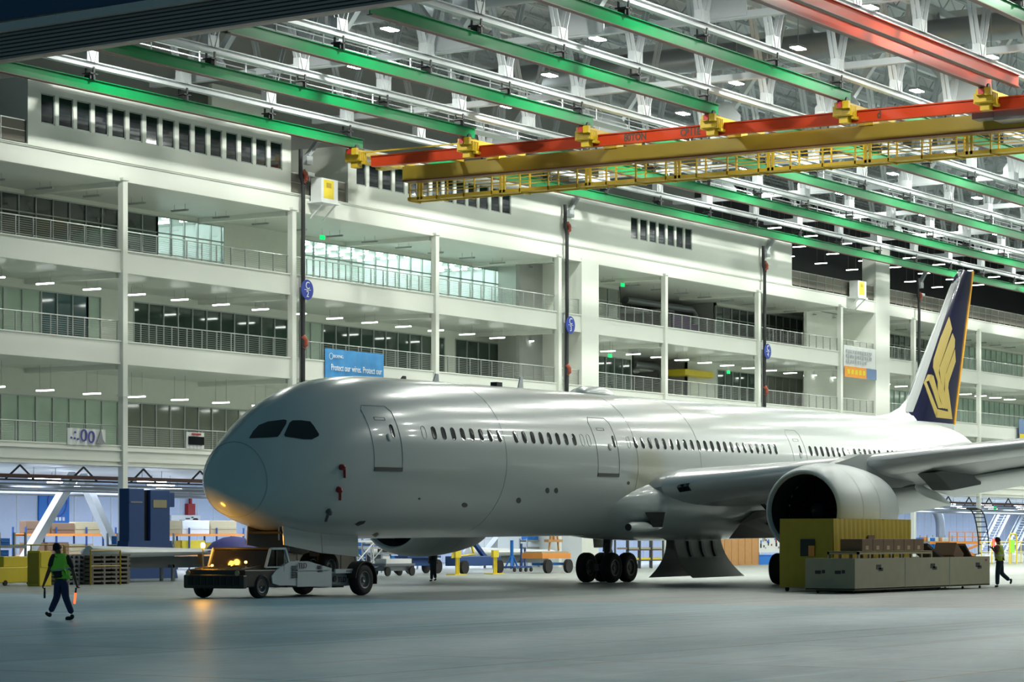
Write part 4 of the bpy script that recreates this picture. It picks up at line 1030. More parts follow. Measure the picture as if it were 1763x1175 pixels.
# poster
u0 = gu(74, GV - .5); u1 = gu(126, GV - .5)
e = empty('poster', (u0, GV - .05, gz(74, 906, GV)), 'large blue poster with a white outline drawing on the shop wall', 'poster')
MB().box(0, u1 - u0, -.1, 0, 0, gz(74, 842, GV) - gz(74, 906, GV)).build('sheet', 'blue_bright', e)
MB().lathe([(.9, 0), (1.0, 0), (1.0, .02), (.9, .02)], ((u1 - u0) * .6, -.13, 1.6), (0, 1, 0), 28, False).build('circle_outline', 'blue_sign', e)
for k in range(5): MB().box((u1 - u0) * .3 + k * .35, (u1 - u0) * .3 + k * .35 + .22, -.13, -.1, .35, .6).build('white_letter', 'letter_white', e)

def guard(x0, x1, v, lab, m='crane_yellow', h=1.1, z=0, name='guard_rail'):
    a, b = gu(x0, v), gu(x1, v); e = empty(name, (a, v, z), lab, 'guard rail')
    MB().tube([(0, 0, h), (b - a, 0, h)], .04, 6).build('top_rail', m, e); MB().tube([(0, 0, h * .55), (b - a, 0, h * .55)], .03, 6).build('mid_rail', m, e)
    n = max(1, round((b - a) / 2))
    for k in range(n + 1): MB().tube([((b - a) * k / n, 0, 0), ((b - a) * k / n, 0, h)], .04, 6).build('post', m, e)
def crate(x0, x1, y0, v, z, dp, m, lab, cat='crate', name='crate', slats=True):
    a, b = gu(x0, v), gu(x1, v); zt = gz(x0, y0, v); e = empty(name, (a, v, z), lab, cat); w_ = b - a; h = zt - z
    MB().box(0, w_, 0, dp, 0, h).build('body', m, e)
    if slats:
        s_ = MB(); n = max(2, round(w_ / 1.1))
        for k in range(n + 1): q = w_ * k / n; s_.box(max(0, q - .05), min(w_, q + .05), -.03, 0, 0, h)
        s_.box(0, w_, -.03, 0, h - .1, h).box(0, w_, -.03, 0, 0, .1); s_.build('frame', m, e)
    return e
def rack(x0, x1, v, lab, beam='orange_light', levels=(1.0, 2.3), h=2.7, depth=1.1, cont=True):
    a, b = gu(x0, v), gu(x1, v); e = empty('storage_rack', (a, v, 0), lab, 'rack'); w_ = b - a
    n = max(1, round(w_ / 2.7))
    for k in range(n + 1):
        q = w_ * k / n; MB().box(q - .05, q + .05, 0, .08, 0, h).box(q - .05, q + .05, depth - .08, depth, 0, h).build('upright', 'blue_paint' if beam != 'steel' else 'steel', e)
    for z in levels: MB().box(0, w_, -.02, .06, z - .14, z).box(0, w_, depth - .06, depth + .02, z - .14, z).box(0, w_, 0, depth, z - .04, z).build('shelf', beam, e)
    return e, a, w_
rng = random.Random(3)
cnt = 0
def stock(e, a, w_, v, zs, pal, grp, labf, sz=(.5, .9), hh=(.3, .6)):
    for z in zs:
        q = .15
        while q < w_ - sz[1]:
            s_ = rng.uniform(*sz); h = rng.uniform(*hh); m = rng.choice(pal)
            b = MB().box(0, s_, 0, .52, 0, h).box(.04, s_ - .04, -.02, 0, h * .35, h * .6).build('storage_box', m, bevel=.015)
            b.location = (a + q, v + .15, z + .002); tag(b, labf(m), 'box', grp); q += s_ + rng.uniform(.04, .3)
e, a, w_ = rack(45, 200, 108, 'orange pallet rack on the left behind the yellow guard rail')
stock(e, a, w_, 108, (1.0, 2.3), ['plank', 'cardboard', 'cardboard'], 'boxes on the left rack', lambda m: 'brown storage box on the orange pallet rack at the left', (1.4, 2.4), (.6, .9))
e, a, w_ = rack(278, 420, 108, 'orange pallet rack behind the tug beacon')
stock(e, a, w_, 108, (2.3,), ['plank', 'banner_white', 'plank'], 'boxes on the rack behind the beacon', lambda m: 'pale storage box on the orange pallet rack behind the tug', (2.0, 3.0), (.7, .9))
stock(e, a, w_, 108, (1.0,), ['yellow', 'yellow', 'crane_yellow'], 'yellow bins on the rack behind the beacon', lambda m: 'yellow bin on the middle shelf of the rack behind the tug', (1.6, 2.4), (.7, .9))
guard(-5, 110, 88, 'yellow guard rail at the far left of the shop floor', h=1.7)
guard(112, 170, 90, 'yellow guard rail left of the blue machine tower', h=1.6)
# wing panel on its stand in front of the tower
def wing_panel(x0, x1, y, v, wd, lab, th=.35, leg=True):
    a, b = gu(x0, v), gu(x1, v); z = gz((x0 + x1) / 2, y, v); e = empty('wing_panel', (a, v, 0), lab, 'aircraft panel'); L = b - a
    rr = []
    for k in range(15):
        t = k / 14; c = wd * (1 - .55 * t) * (math.sin(min(1, .12 + t * 6) * PI / 2)); hgt = th * (1 - .6 * t)
        rr.append([(L * t, c * math.cos(p_) * .5, z + hgt * .5 * math.sin(p_)) for p_ in [2 * PI * q / 16 for q in range(16)]])
    MB().loft(rr).build('panel', 'white_paint', e, smooth=50)
    if leg:
        MB().box(L * .2, L * .97, -.15, .15, z - .75, z - .22).build('beam', 'tape_grey', e)
        for t in (.25, .6, .92): MB().box(L * t - .08, L * t + .08, -.4, -.3, 0, z - .6).box(L * t - .08, L * t + .08, .3, .4, 0, z - .6).box(L * t - .1, L * t + .1, -.4, .4, z - .75, z - .6).build('trestle', 'duct', e)
wing_panel(153, 372, 951, 80, 3.0, 'long white wing panel lying on trestles left of the tug', .62)
wing_panel(806, 945, 951, 96, 2.6, 'white wing panel on trestles seen under the fuselage', .7)
# yellow cabinet, pallets, small yellow cart at the left
e = empty('tool_cabinet', (gu(68, 76), 76, 0), 'tall yellow cabinet behind the walking marshaller', 'cabinet')
MB().box(0, .75, 0, .7, 0, 1.5).build('body', 'yellow', e, bevel=.03); MB().box(-.02, 0, .05, .65, .1, 1.4).build('door', 'tarp_yellow', e); MB().box(.08, .68, -.02, 0, .8, 1.4).build('front_panel', 'yellow', e)
e = empty('yellow_cart', (gu(-2, 78), 78, 0), 'low orange yellow cart at the left edge of the frame', 'cart')
MB().box(0, 2.3, 0, .9, .12, .8).build('body', 'yellow', e, bevel=.04); MB().box(.4, 1.9, .1, .8, .8, 1.25).build('upper_box', 'yellow', e, bevel=.03)
for q in (.4, 1.9): MB().lathe([(0, 0), (.12, 0), (.12, .08), (0, .08)], (q, -.02, .12), (0, 1, 0), 12).build('wheel', 'rubber', e)
PB = ['on the floor, lowest of its stack', 'second from the floor', 'third from the floor', 'fourth from the floor', 'fifth from the floor', 'sixth from the floor', 'topmost of its stack']
for st, (x, m, wd, nm) in enumerate(((117, 'duct', 1.1, 'grey'), (158, 'mesh_brown', 2.6, 'brown'))):
    for k in range(7):
        z = .19 * k; b = MB()
        for q in range(4): b.box(wd * q / 4 + .03, wd * (q + 1) / 4 - .03, 0, 1.1, z + .1, z + .14)
        b.box(0, wd, 0, .1, z + .14, z + .185).box(0, wd, 1.0, 1.1, z + .14, z + .185)
        for q in range(4): b.box(wd * q / 3.3, wd * q / 3.3 + .12, 0, 1.1, z, z + .1)
        o = b.build('stacked_frame', m); o.location = (gu(x, 77 - st * .4), 77 - st * .4, 0)
        tag(o, f'{nm} pallet frame behind the marshaller, {PB[k]}', 'pallet', f'{nm} stacked pallets')
guard(156, 207, 75.6, 'short yellow rail round the brown pallet stack', h=1.5)
# white board, red box, umbrella
u0 = gu(300, GV - .4)
e = empty('white_board', (u0, GV - .14, gz(300, 922, GV)), 'white notice board with dark scribbles on the shop wall', 'notice board')
MB().box(0, 3.3, 0, .1, 0, 1.45).build('board', 'white_paint', e)
b = MB()
for k in range(12): q = rng.uniform(.2, 2.6); z = rng.uniform(.2, 1.25); b.box(q, q + rng.uniform(.2, .6), -.02, 0, z, z + .09)
b.build('scribbles', 'letter_dark', e)
o = MB().box(0, .8, 0, .3, 0, .8).box(.3, .5, .05, .2, .8, 1.6).build('fire_box', 'red'); o.location = (gu(329, GV - .6), GV - .34, gz(329, 887, GV)); tag(o, 'red fire box with a pipe on the pale shop wall', 'fire box')
e = empty('umbrella', (gu(402, 78), 78, 0), 'blue purple umbrella with a round white emblem behind the tug cab', 'umbrella')
H = gz(402, 946, 78)
MB().lathe([(.0, .62), (.5, .55), (1.0, .33), (1.3, .0), (1.27, 0), (.95, .3), (0, .58)], (0, 0, H), n=24).build('canopy', 'purple_cloth', e, smooth=50)
MB().tube([(0, 0, 0), (0, 0, H + .6)], .03, 8).lathe([(0, 0), (.35, 0), (.35, .08), (0, .08)]).build('pole', 'steel', e)
MB().lathe([(.17, 0), (.24, 0), (.24, .02), (.17, .02)], (.0, -.98, H + .38), (0, -1, .9), 20, False).box(-.1, .1, -1.02, -1.0, H + .34, H + .4).build('emblem', 'letter_white', e)
# long brown beam box behind the tug
e = crate(460, 612, 951, 66, .35, 1.0, 'mesh_brown', 'long olive brown equipment box behind the nose wheels', 'equipment box', 'equipment_box')
for q in (.6, 4.5): MB().lathe([(0, 0), (.22, 0), (.22, .12), (0, .12)], (q, -.02, -.13), (0, 1, 0), 16).build('wheel', 'rubber', e)
for q in (3.2, 4.4): MB().box(q, q + .35, -.05, -.02, .2, .55).build('plate', 'plank', e)
# blue clad stand and trusses beside the engine
e = crate(560, 660, 934, 100, 0, .6, 'blue_bright', 'tall blue screen wall under the forward fuselage', 'screen wall', 'screen_wall', False)
MB().box(0, 8, -.05, 0, 1.3, 1.5).box(0, 8, -.05, 0, .7, .8).build('white_stripe', 'white_paint', e)
def workstand(x, v, w_, h, m, lab):
    e = empty('work_stand', (gu(x, v), v, 0), lab, 'work stand')
    MB().box(0, w_, 0, 1.2, h - .1, h).build('platform', m, e)
    for q in (.05, w_ - .05):
        for y in (.05, 1.15): MB().tube([(q, y, 0), (q, y, h)], .04, 6).build('leg', m, e)
    MB().tube([(.05, 0, .15), (w_ - .05, 0, h - .1)], .035, 6).tube([(w_ - .05, 0, .15), (.05, 0, h - .1)], .035, 6).build('cross_brace', m, e)
workstand(598, 84, 2.6, 1.9, 'white_paint', 'white braced work stand between the tug and the far engine')
workstand(625, 88, 2.0, 1.5, 'truss_grey', 'grey braced work stand behind the far engine')
# trolleys under the fuselage
def trolley(x, v, w_, h, m, lab, load=None, lm=None):
    e = empty('trolley', (gu(x, v), v, 0), lab, 'trolley')
    MB().box(0, w_, 0, .9, h, h + .12).build('deck', m, e)
    for q in (.25, w_ - .25):
        for y in (0, .82): MB().lathe([(0, 0), (h * .45, 0), (h * .45, .1), (0, .1)], (q, y, h * .45), (0, 1, 0), 16).build('wheel', 'rubber', e)
    MB().box(.1, w_ - .1, .2, .7, h * .5, h).build('chassis', m, e)
    if load: MB().box(.2, w_ - .2, .1, .8, h + .12, h + .12 + load).build('load', lm, e)
    MB().tube([(.1, .45, h), (-.5, .45, h * .8)], .03, 6).build('tow_bar', m, e)
trolley(664, 80, 2.8, .55, 'duct', 'low grey trolley with a pale load under the far engine', .25, 'white_paint')
trolley(702, 84, 3.4, .9, 'blue_paint', 'dark blue trolley behind the far engine', .3, 'blue_bright')
e = empty('boom_stand', (gu(778, 82), 82, 0), 'yellow and blue boom frame with a slanted strut under the fuselage', 'machine frame')
MB().tube([(0, 0, .9), (.3, 0, 1.9), (1.8, 0, 1.9), (2.3, 0, 1.1), (0, 0, .95)], .06, 8).build('yellow_frame', 'yellow', e)
MB().bar((1.6, .1, 2.4), (3.8, .1, .8), .22).build('strut', 'blue_paint', e); MB().bar((1.5, -.1, 2.4), (2.1, -.1, 1.2), .1).build('yellow_strut', 'yellow', e)
MB().box(.2, 4.6, -.4, .6, .45, 1.0).build('base', 'blue_paint', e, bevel=.04)
for q in (.5, 4.2): MB().lathe([(0, 0), (.38, 0), (.38, .25), (0, .25)], (q, -.6, .38), (0, 1, 0), 18).build('wheel', 'rubber', e)
for x, lab in ((786, 'yellow barrier post with a flat base, left one under the fuselage'), (851, 'yellow barrier post with a flat base, right one under the fuselage')):
    e = empty('barrier_post', (gu(x, 79.5), 79.5, 0), lab, 'barrier post', 'yellow barrier posts')
    MB().box(-.6, .6, -.3, .3, 0, .06).build('base', 'yellow', e); MB().box(-.05, .02, -.05, .05, .06, 1.2).box(.15, .22, -.05, .05, .06, 1.2).build('post', 'yellow', e); MB().box(-.2, .35, -.08, .08, .95, 1.35).build('head', 'yellow', e)
e = empty('jack_trolley', (gu(880, 84), 84, 0), 'blue jack trolley on castors beside the yellow barrier post', 'jack')
MB().tube([(0, 0, .2), (.4, .2, 1.1), (.8, 0, .2)], .06, 8).tube([(.4, .2, .3), (.4, .2, 1.9)], .1, 10).tube([(.1, .5, .2), (.4, .2, 1.1)], .05, 8).build('tripod', 'blue_bright', e)
MB().box(-.2, 1.9, -.3, .7, .22, .34).box(1.2, 1.3, 0, .1, .34, 1.7).box(1.6, 1.7, 0, .1, .34, 1.4).build('frame', 'blue_paint', e)
for q in (-.1, .6, 1.2, 1.8): MB().lathe([(0, 0), (.13, 0), (.13, .08), (0, .08)], (q, -.34, .13), (0, 1, 0), 12).build('castor', 'rubber', e)
e, a, w_ = rack(908, 938, 99, 'silver wire shelf with blue bins under the fuselage', 'steel', (.4, .9, 1.4, 1.9), 2.0, .7)
for k in range(3):
    o = MB().box(0, .5, 0, .55, 0, .4).box(-.02, .52, -.02, .57, .36, .4).build('blue_bin', 'blue_bright'); o.location = (a + .15 + k * (w_ - 1.2) / 2.3, 99.05, 1.902); tag(o, 'blue bin on top of the silver wire shelf', 'bin', 'blue bins')
e = empty('pallet_jack_cart', (gu(934, 79), 79, 0), 'yellow flat cart with planks and large wheels left of the main gear', 'cart')
MB().box(0, 3.2, 0, 1.4, .85, 1.15).build('bed', 'orange_light', e); MB().box(.1, 3.1, .1, 1.3, 1.15, 1.25).build('planks', 'plank', e)
MB().bar((1.2, .3, 1.3), (1.5, .3, 2.4), .08).bar((2.3, .3, 1.3), (2.1, .3, 2.5), .08).box(1.0, 2.6, .2, .5, 1.8, 1.95).box(1.5, 1.65, .3, .45, 1.9, 2.8).box(1.8, 1.95, .3, .45, 1.9, 2.7).build('upright_boards', 'plywood', e)
for q in (.5, 2.8): MB().lathe([(0, 0), (.4, 0), (.4, .2), (0, .2)], (q, -.15, .4), (0, 1, 0), 20).build('wheel', 'rubber', e)
MB().box(.3, 2.9, .3, .9, .45, .6).build('axle_beam', 'blue_bright', e)
# cabinets row and partitions far behind
for x0, x1, y, m, lab in ((820, 902, 926, 'wall_grey', 'row of grey lockers far behind the white wing panel'), (948, 958, 918, 'tug_grey', 'grey pillar box left of the starboard main gear'),
                          (905, 946, 922, 'pale_blue_wall', 'pale machine housing right of the grey lockers')):
    e = crate(x0, x1, y, 112, 0, .8, m, lab, 'locker', 'locker_row')
for k, x in enumerate((912, 922, 932)):
    o = MB().tube([(0, 0, 0), (0, 0, 1.9), (.3, 0, 2.6)], .22, 10).box(-.3, .5, -.3, .3, 2.6, 3.0).build('robot_head', 'dark', smooth=40); o.location = (gu(x, 108), 108, 0); tag(o, 'black upright drilling head in front of the pale housing', 'drilling head', 'black drilling heads')
e = empty('pipe_stand', (gu(1082, 86), 86, 0), 'dark tubular equipment stand right of the starboard main gear', 'stand')
H = 2.9
for q in (0, 1.6, 3.2, 4.8): MB().box(q, q + .1, 0, .1, 0, H).box(q, q + .1, 1, 1.1, 0, H).build('leg', 'gear_metal', e)
for z in (.5, 1.2, 2.0, H): MB().box(0, 4.9, 0, .1, z, z + .08).build('bar', 'gear_metal', e)
MB().box(.2, 4.7, .1, 1, 1.28, 1.4).build('shelf', 'plank', e); MB().box(.3, 1.2, -.03, 0, 2.2, 2.7).build('notice', 'yellow', e)
MB().box(.2, 4.7, .1, 1, .58, .7).build('lower_shelf', 'yellow', e)
e = crate(1236, 1306, 917, 90, 0, .3, 'plywood', 'tall plywood wall with a timber frame behind the gear bay doors', 'plywood wall', 'plywood_wall')
MB().box(0, 10, -.06, 0, 1.5, 1.62).build('batten', 'plank', e) if False else None
MB().tube([(0, 0, 0), (0, 0, 0.01)], .01, 3) 
e = empty('tool_board', (gu(1306, 93), 93, 0), 'white tool board hung with small red and blue tools beside the plywood wall', 'tool board')
MB().box(0, 4.6, 0, .1, .9, 3.9).build('board', 'banner_white', e); MB().box(.1, .2, 0, .1, 0, .9).box(4.3, 4.4, 0, .1, 0, .9).build('leg', 'steel', e)
for k in range(46):
    q = rng.uniform(.2, 4.3); z = rng.uniform(1.1, 3.7); MB().box(q, q + rng.uniform(.06, .2), -.05, 0, z, z + rng.uniform(.08, .35)).build('tool', rng.choice(['red', 'blue_bright', 'dark', 'dark', 'tug_grey']), e)
o = MB().box(0, 2.4, 0, .8, .0, .75).box(-.05, 2.45, -.05, .85, .68, .75).build('parts_bin', 'blue_bright', bevel=.02); o.location = (gu(1307, 90.5), 90.5, 0); tag(o, 'blue parts bin on the floor below the tool board', 'bin')
o = MB().box(0, 1.3, 0, .8, 0, .2).box(.2, .4, .1, .7, .2, .45).build('low_dolly', 'yellow', bevel=.02); o.location = (gu(1190, 82), 82, 0); tag(o, 'low yellow dolly under the gear bay doors', 'dolly')
# right side: arched duct, orange lift, ladder, barriers, stairs
u0 = gu(1585, 112); z1 = min(5.2, gz(1600, 868, 112))
tag(MB().tube([(u0, 112, z1)] + [(u0 + 3.2 + 2.2 * math.sin(a), 112, z1 - 2.2 + 2.2 * math.cos(a)) for a in [PI / 2 * k / 8 for k in range(9)]] + [(u0 + 5.4, 112, 0)], .5, 16).build('bent_duct', 'duct', smooth=50), 'large bent silver duct against the shop wall at the right', 'air duct')
e = empty('scissor_lift', (gu(1634, 88), 88, 0), 'orange scissor lift with rails behind the long crate', 'scissor lift')
MB().box(0, 7, 0, 1.8, 1.5, 1.75).build('platform', 'orange_light', e)
for z in (2.1, 2.5): MB().box(0, 7, -.03, .03, z, z + .07).build('guard_rail', 'orange_light', e)
for q in (0, 1.75, 3.5, 5.25, 6.9): MB().box(q, q + .08, -.04, .04, 1.75, 2.55).build('post', 'orange_light', e)
MB().bar((.5, -.05, .5), (6.3, -.05, 1.4), .16).bar((6.3, .1, .5), (.5, .1, 1.4), .16).bar((.5, -.05, 1.0), (6.3, -.05, .4), .1).build('scissor_arms', 'orange_light', e)
MB().box(.2, 6.8, 0, 1.6, .3, .6).build('chassis', 'duct', e)
for q in (1, 6): MB().lathe([(0, 0), (.32, 0), (.32, .2), (0, .2)], (q, -.2, .32), (0, 1, 0), 18).build('wheel', 'rubber', e)
e = empty('curved_ladder', (gu(1702, 84), 84, 0), 'dark curved access ladder rising above the orange lift', 'ladder')
pp = [(0, 0, 0), (0, 0, 1.6), (-.1, 0, 2.2), (-.5, 0, 3.2), (-1.0, 0, 4.0), (-1.7, 0, 4.4), (-2.6, 0, 4.5)]
for y in (0, .9): MB().tube([(x, y, z) for x, _, z in pp], .06, 8).build('side_rail', 'dark', e)
for k in range(14):
    t = k / 13 * 5.99; i = int(t); f_ = t - i; x = pp[i][0] + (pp[i + 1][0] - pp[i][0]) * f_; z = pp[i][2] + (pp[i + 1][2] - pp[i][2]) * f_
    MB().box(x - .04, x + .04, 0, .9, z - .03, z + .05).build('rung', 'dark', e)
guard(1690, 1790, 76, 'yellow and white guard rail behind the man at the right', 'yellow', h=1.75)
guard(1690, 1790, 77.2, 'white lower guard rail behind the yellow one at the right', 'white_paint', h=1.5)
e = empty('yellow_gate', (gu(1738, 75.2), 75.2, 0), 'yellow arched gate frame at the right edge', 'gate')
MB().tube([(0, 0, 0), (0, 0, 2.1), (.2, 0, 2.35), (1.3, 0, 2.35), (1.5, 0, 2.1), (1.5, 0, 0)], .07, 8).build('arch', 'yellow', e); MB().box(.3, 1.2, .05, .1, .9, 1.9).build('panel', 'vest_green', e)
for k, x in enumerate((1696, 1722, 1747)):
    o = MB().box(0, 2.0, 0, .8, .0, .7).box(.2, .5, -.02, 0, .3, .5).box(1.3, 1.5, -.02, 0, .2, .45).build('floor_unit', 'white_paint', bevel=.06); o.location = (gu(x, 79.5), 79.5, 0); tag(o, 'white low equipment unit behind the right guard rail', 'equipment unit', 'white floor units')
for k, (x, d) in enumerate(((1702, 1), (1745, -1))):
    e = empty('stairway', (gu(x, 108), 108, 0), f'pale steel stairway {["rising right", "rising right beyond the ladder"][k]} at the right of the shop', 'stairs')
    L = 6
    for y in (0, 1.2): MB().bar((0, y, 0), (L, y, 4.6), .3, .08).bar((0, y, 1), (L, y, 5.4), .06).build('stringer', 'truss_grey', e)
    st = MB()
    for q in range(16): st.box(L * q / 16, L * q / 16 + .3, 0, 1.2, 4.6 * q / 16 + .1, 4.6 * q / 16 + .15)
    st.build('treads', 'truss_grey', e)
u, z = on_v(1713, 875, 101); e = empty('exit_light', (u, 101, z), 'green glowing exit light in the ground floor at the right', 'exit sign')
MB().box(-.3, .3, -.05, .05, -.16, .16).build('lens', 'exit_green', e); MB().tube([(0, 0, .16), (0, 0, 6 - z)], .02, 5).build('stem', 'steel', e)
# low shelving clutter along the left and centre
for k, (x0, x1, v, pal, lab) in enumerate(((0, 45, 86, ['blue_bright', 'purple', 'white_paint', 'yellow'], 'steel shelf of small parts bins at the far left'),
        (204, 300, 92, ['purple', 'blue_paint', 'dark', 'blue_bright'], 'steel shelf of dark bins under the white wing panel'), (640, 735, 98, ['white_paint', 'blue_bright', 'dark'], 'steel shelf behind the far engine'),
        (945, 1000, 104, ['yellow', 'blue_bright', 'white_paint'], 'steel shelf behind the yellow flat cart'), (1575, 1640, 96, ['white_paint', 'orange_light', 'blue_bright'], 'steel shelf below the bent duct'))):
    e, a, w_ = rack(x0, x1, v, lab, 'steel', (.5, 1.1, 1.7), 2.3, .8)
    stock(e, a, w_, v - .05, (.5, 1.1, 1.7), pal, 'bins on the ' + lab, lambda m, l=lab: 'small bin standing on the ' + l, (.5, 1.1), (.25, .45))

# ------------------------------------------------------------ tug
T = empty('aircraft_tug', (70.1, NV, 0), 'white and dark towbarless tug carrying the nose gear of the airliner', 'tug')
def tb(mb, n, m, par=None, **k): return mb.build(n, m, par or T, **k)
tb(MB().box(0, 2.4, -1.25, 1.25, .38, .98), 'front_body', 'tug_dark', bevel=.05)
tb(MB().box(-.12, .12, -1.28, 1.28, .34, .80), 'bumper', 'tug_dark', bevel=.05)
gl = MB()
for k in range(8): gl.box(-.14, -.11, -1.1 + k * .28, -.9 + k * .28, .45, .75)
tb(gl, 'grille', 'black')
tb(MB().prism([(.05, -1.15, .98), (2.3, -1.15, 1.18), (2.3, -1.15, .96), (.05, -1.15, .95)], (0, 1, 0), 2.3), 'hood', 'tug_dark')
for k in range(7): tb(MB().bar((.15, -1.0 + k * .33, 1.01), (2.2, -1.0 + k * .33, 1.18), .03, .03), 'hood_rib', 'steel')
tb(MB().prism([(1.2, -1.22, 1.05), (2.35, -1.22, 1.05), (2.2, -1.22, 1.66), (1.45, -1.22, 1.66)], (0, 1, 0), 2.4), 'cab', 'glass_cab')
tb(MB().box(1.38, 2.28, -1.25, 1.2, 1.64, 1.72), 'cab_roof', 'tug_dark', bevel=.03)
cf = MB()
for y in (-1.25, 1.2):
    cf.bar((1.15, y, 1.03), (1.42, y, 1.68), .07).bar((1.42, y, 1.68), (2.25, y, 1.68), .07).bar((2.25, y, 1.68), (2.5, y, 1.1), .08).bar((1.15, y, 1.05), (2.5, y, 1.05), .05)
tb(cf, 'cab_frame', 'tug_white')
tb(MB().box(1.75, 1.8, -1.26, -1.22, 1.08, 1.64), 'window_post', 'tug_dark')
tb(MB().prism([(2.35, -1.3, .42), (4.9, -1.3, .30), (4.9, -1.3, .98), (3.5, -1.3, 1.24), (2.5, -1.3, 1.24), (1.7, -1.3, .95), (1.45, -1.3, .75), (1.5, -1.3, .5), (1.9, -1.3, .42)][::-1], (0, 1, 0), .08), 'side_panel', 'tug_white')
tb(MB().prism([(2.35, 1.22, .42), (4.9, 1.22, .30), (4.9, 1.22, .98), (3.5, 1.22, 1.24), (2.5, 1.22, 1.24), (1.7, 1.22, .95), (1.5, 1.22, .5)][::-1], (0, 1, 0), .08), 'side_panel', 'tug_white')
tb(MB().box(2.4, 4.85, -1.22, 1.22, .35, .96), 'engine_bay', 'tug_dark')
tb(MB().box(2.5, 3.5, -1.2, 1.2, 1.16, 1.2), 'deck', 'tug_grey')
tb(MB().box(2.85, 4.75, -1.33, -1.3, .36, .86).box(2.85, 4.75, -1.34, -1.3, .92, .95), 'hatch', 'tug_white')
vt = MB()
for k in range(8): vt.box(2.55 - .0 * k, 2.85, -1.345, -1.3, .68 + k * .055, .70 + k * .055)
for k in range(5): vt.box(4.05, 4.3, -1.345, -1.3, .86 + k * .05, .88 + k * .05)
tb(vt, 'vent_slots', 'black')
text('TLD', .27, 'letter_plum', T, (3.13, -1.345, 1.08), FACE, 'maker_mark', .008, 1)
for y in (-1.12, 1.12): wheel_into(T, .78 if y > 0 else .95, y, .42, .42, .36)
for y in (-1.0, 1.0): wheel_into(T, 6.7, -1.28 if y < 0 else 1.28, .56, .56, .42)
tb(MB().box(4.9, 6.7, -1.05, -.62, .35, .85).box(4.9, 6.7, .62, 1.05, .35, .85), 'rear_arm', 'tug_grey')
tb(MB().prism([(5.1, -1.12, .42), (6.0, -1.12, .34), (6.35, -1.12, .42), (6.5, -1.12, .72), (5.1, -1.12, .78)], (0, 1, 0), .06), 'arm_cover', 'tug_grey')
tb(MB().box(5.1, 6.9, -1.32, -1.26, .80, .95), 'arm_rail', 'tug_white')
text('TLD', .27, 'letter_plum', T, (5.75, -1.135, .56), FACE, 'maker_mark', .008, 1); tb(MB().box(5.75, 6.2, -1.33, -1.32, .84, .91), 'model_plate', 'tug_grey')
tb(MB().lathe([(0, 0), (.1, 0), (.1, .03), (0, .03)], (5.3, -1.16, .6), (0, 1, 0), 14), 'round_port', 'dark')
for y0 in (-1.52, 1.05):
    fd = []
    for k in range(13):
        a = -.25 + (PI + .15) * k / 12; fd.append([(6.7 + r * math.cos(a), y0 + yy, .56 + r * math.sin(a)) for r, yy in ((.63, 0), (.67, 0), (.67, .47), (.63, .47))])
    tb(MB().loft(fd), 'mudguard', 'tug_dark', smooth=50)
tb(MB().box(5.2, 6.6, -.6, .6, .28, .42).box(5.2, 5.4, -.6, .6, .42, .8).box(6.5, 6.7, -.6, .6, .42, .6), 'cradle', 'tug_dark')
bt = MB().tube([(.6, 1.0, 1.0), (.6, 1.0, 1.72)], .03, 8)
tb(bt, 'beacon_pole', 'steel')
bc = tb(MB().lathe([(0, 0), (.07, 0), (.075, .1), (.05, .15), (0, .16)], (.6, 1.0, 1.72), n=16), 'beacon', 'beacon')
L = bpy.data.lights.new('beacon_light', 'POINT'); L.energy = 38; L.color = (1, .5, .06); L.shadow_soft_size = .1
l = bpy.data.objects.new('beacon_light', L); C.objects.link(l); l.parent = T; l.location = (.45, .95, 2.0)
for y, z, r in ((-.55, 1.22, .045), (.9, 1.1, .04)): tb(MB().lathe([(0, 0), (r, 0), (r, .05), (0, .05)], (1.0, y, z), (-1, 0, 0), 12), 'work_lamp', 'head_lamp')
for y in (-1.05, 1.05): tb(MB().lathe([(0, 0), (.09, 0), (.09, .04), (0, .04)], (-.12, y, .86), (-1, 0, 0), 14), 'head_lamp', 'plank')
tb(MB().tube([(1.25, 1.32, 1.05), (1.1, 1.45, 1.25)], .02, 6).box(1.0, 1.06, 1.35, 1.55, 1.15, 1.5), 'mirror', 'dark')
tb(MB().tube([(2.0, -1.4, .9), (2.0, -1.4, 1.5)], .012, 5), 'aerial', 'steel')
tb(MB().box(2.2, 2.6, -1.2, -.9, 1.6, 1.72), 'roof_lamp', 'dark')

# ------------------------------------------------------------ crates and wrapped box at the right
CU, CV = 88.4, 40.5
K = empty('long_crate', (CU, CV, 0), 'long open grey olive crate on castors at the right', 'crate')
L_c = 13.1; W_c = 2.0
def kb(mb, n, m, **k): return mb.build(n, m, K, **k)
kb(MB().box(0, L_c, 0, .06, .14, 1.29), 'side_wall', 'crate_olive'); kb(MB().box(0, L_c, W_c - .06, W_c, .14, 1.29), 'side_wall', 'crate_olive')
kb(MB().box(0, .06, .06, W_c - .06, .14, 1.29), 'end_wall', 'crate_olive'); kb(MB().box(L_c - .06, L_c, .06, W_c - .06, .14, 1.29), 'end_wall', 'crate_olive')
kb(MB().box(0, L_c, 0, W_c, .12, .18), 'base', 'crate_olive')
for q in (4.55, 8.9): kb(MB().box(q, q + .03, -.012, 0, .14, 1.29), 'board_joint', 'seam')
for q, z in ((1.9, .95), (7.0, .95), (11.6, .95)):
    kb(MB().box(q, q + .42, -.012, 0, z - .08, z + .1).box(q + .2, q + .6, -.012, 0, z - .14, z - .02), 'stencil', 'dark')
for q in (.4, 1.2): kb(MB().box(-.012, 0, q, q + .12, .74, .86).box(-.012, 0, q + .16, q + .4, .72, .84), 'stencil', 'dark')
kb(MB().box(12.6, 12.8, -.012, 0, 1.12, 1.18), 'red_tag', 'red')
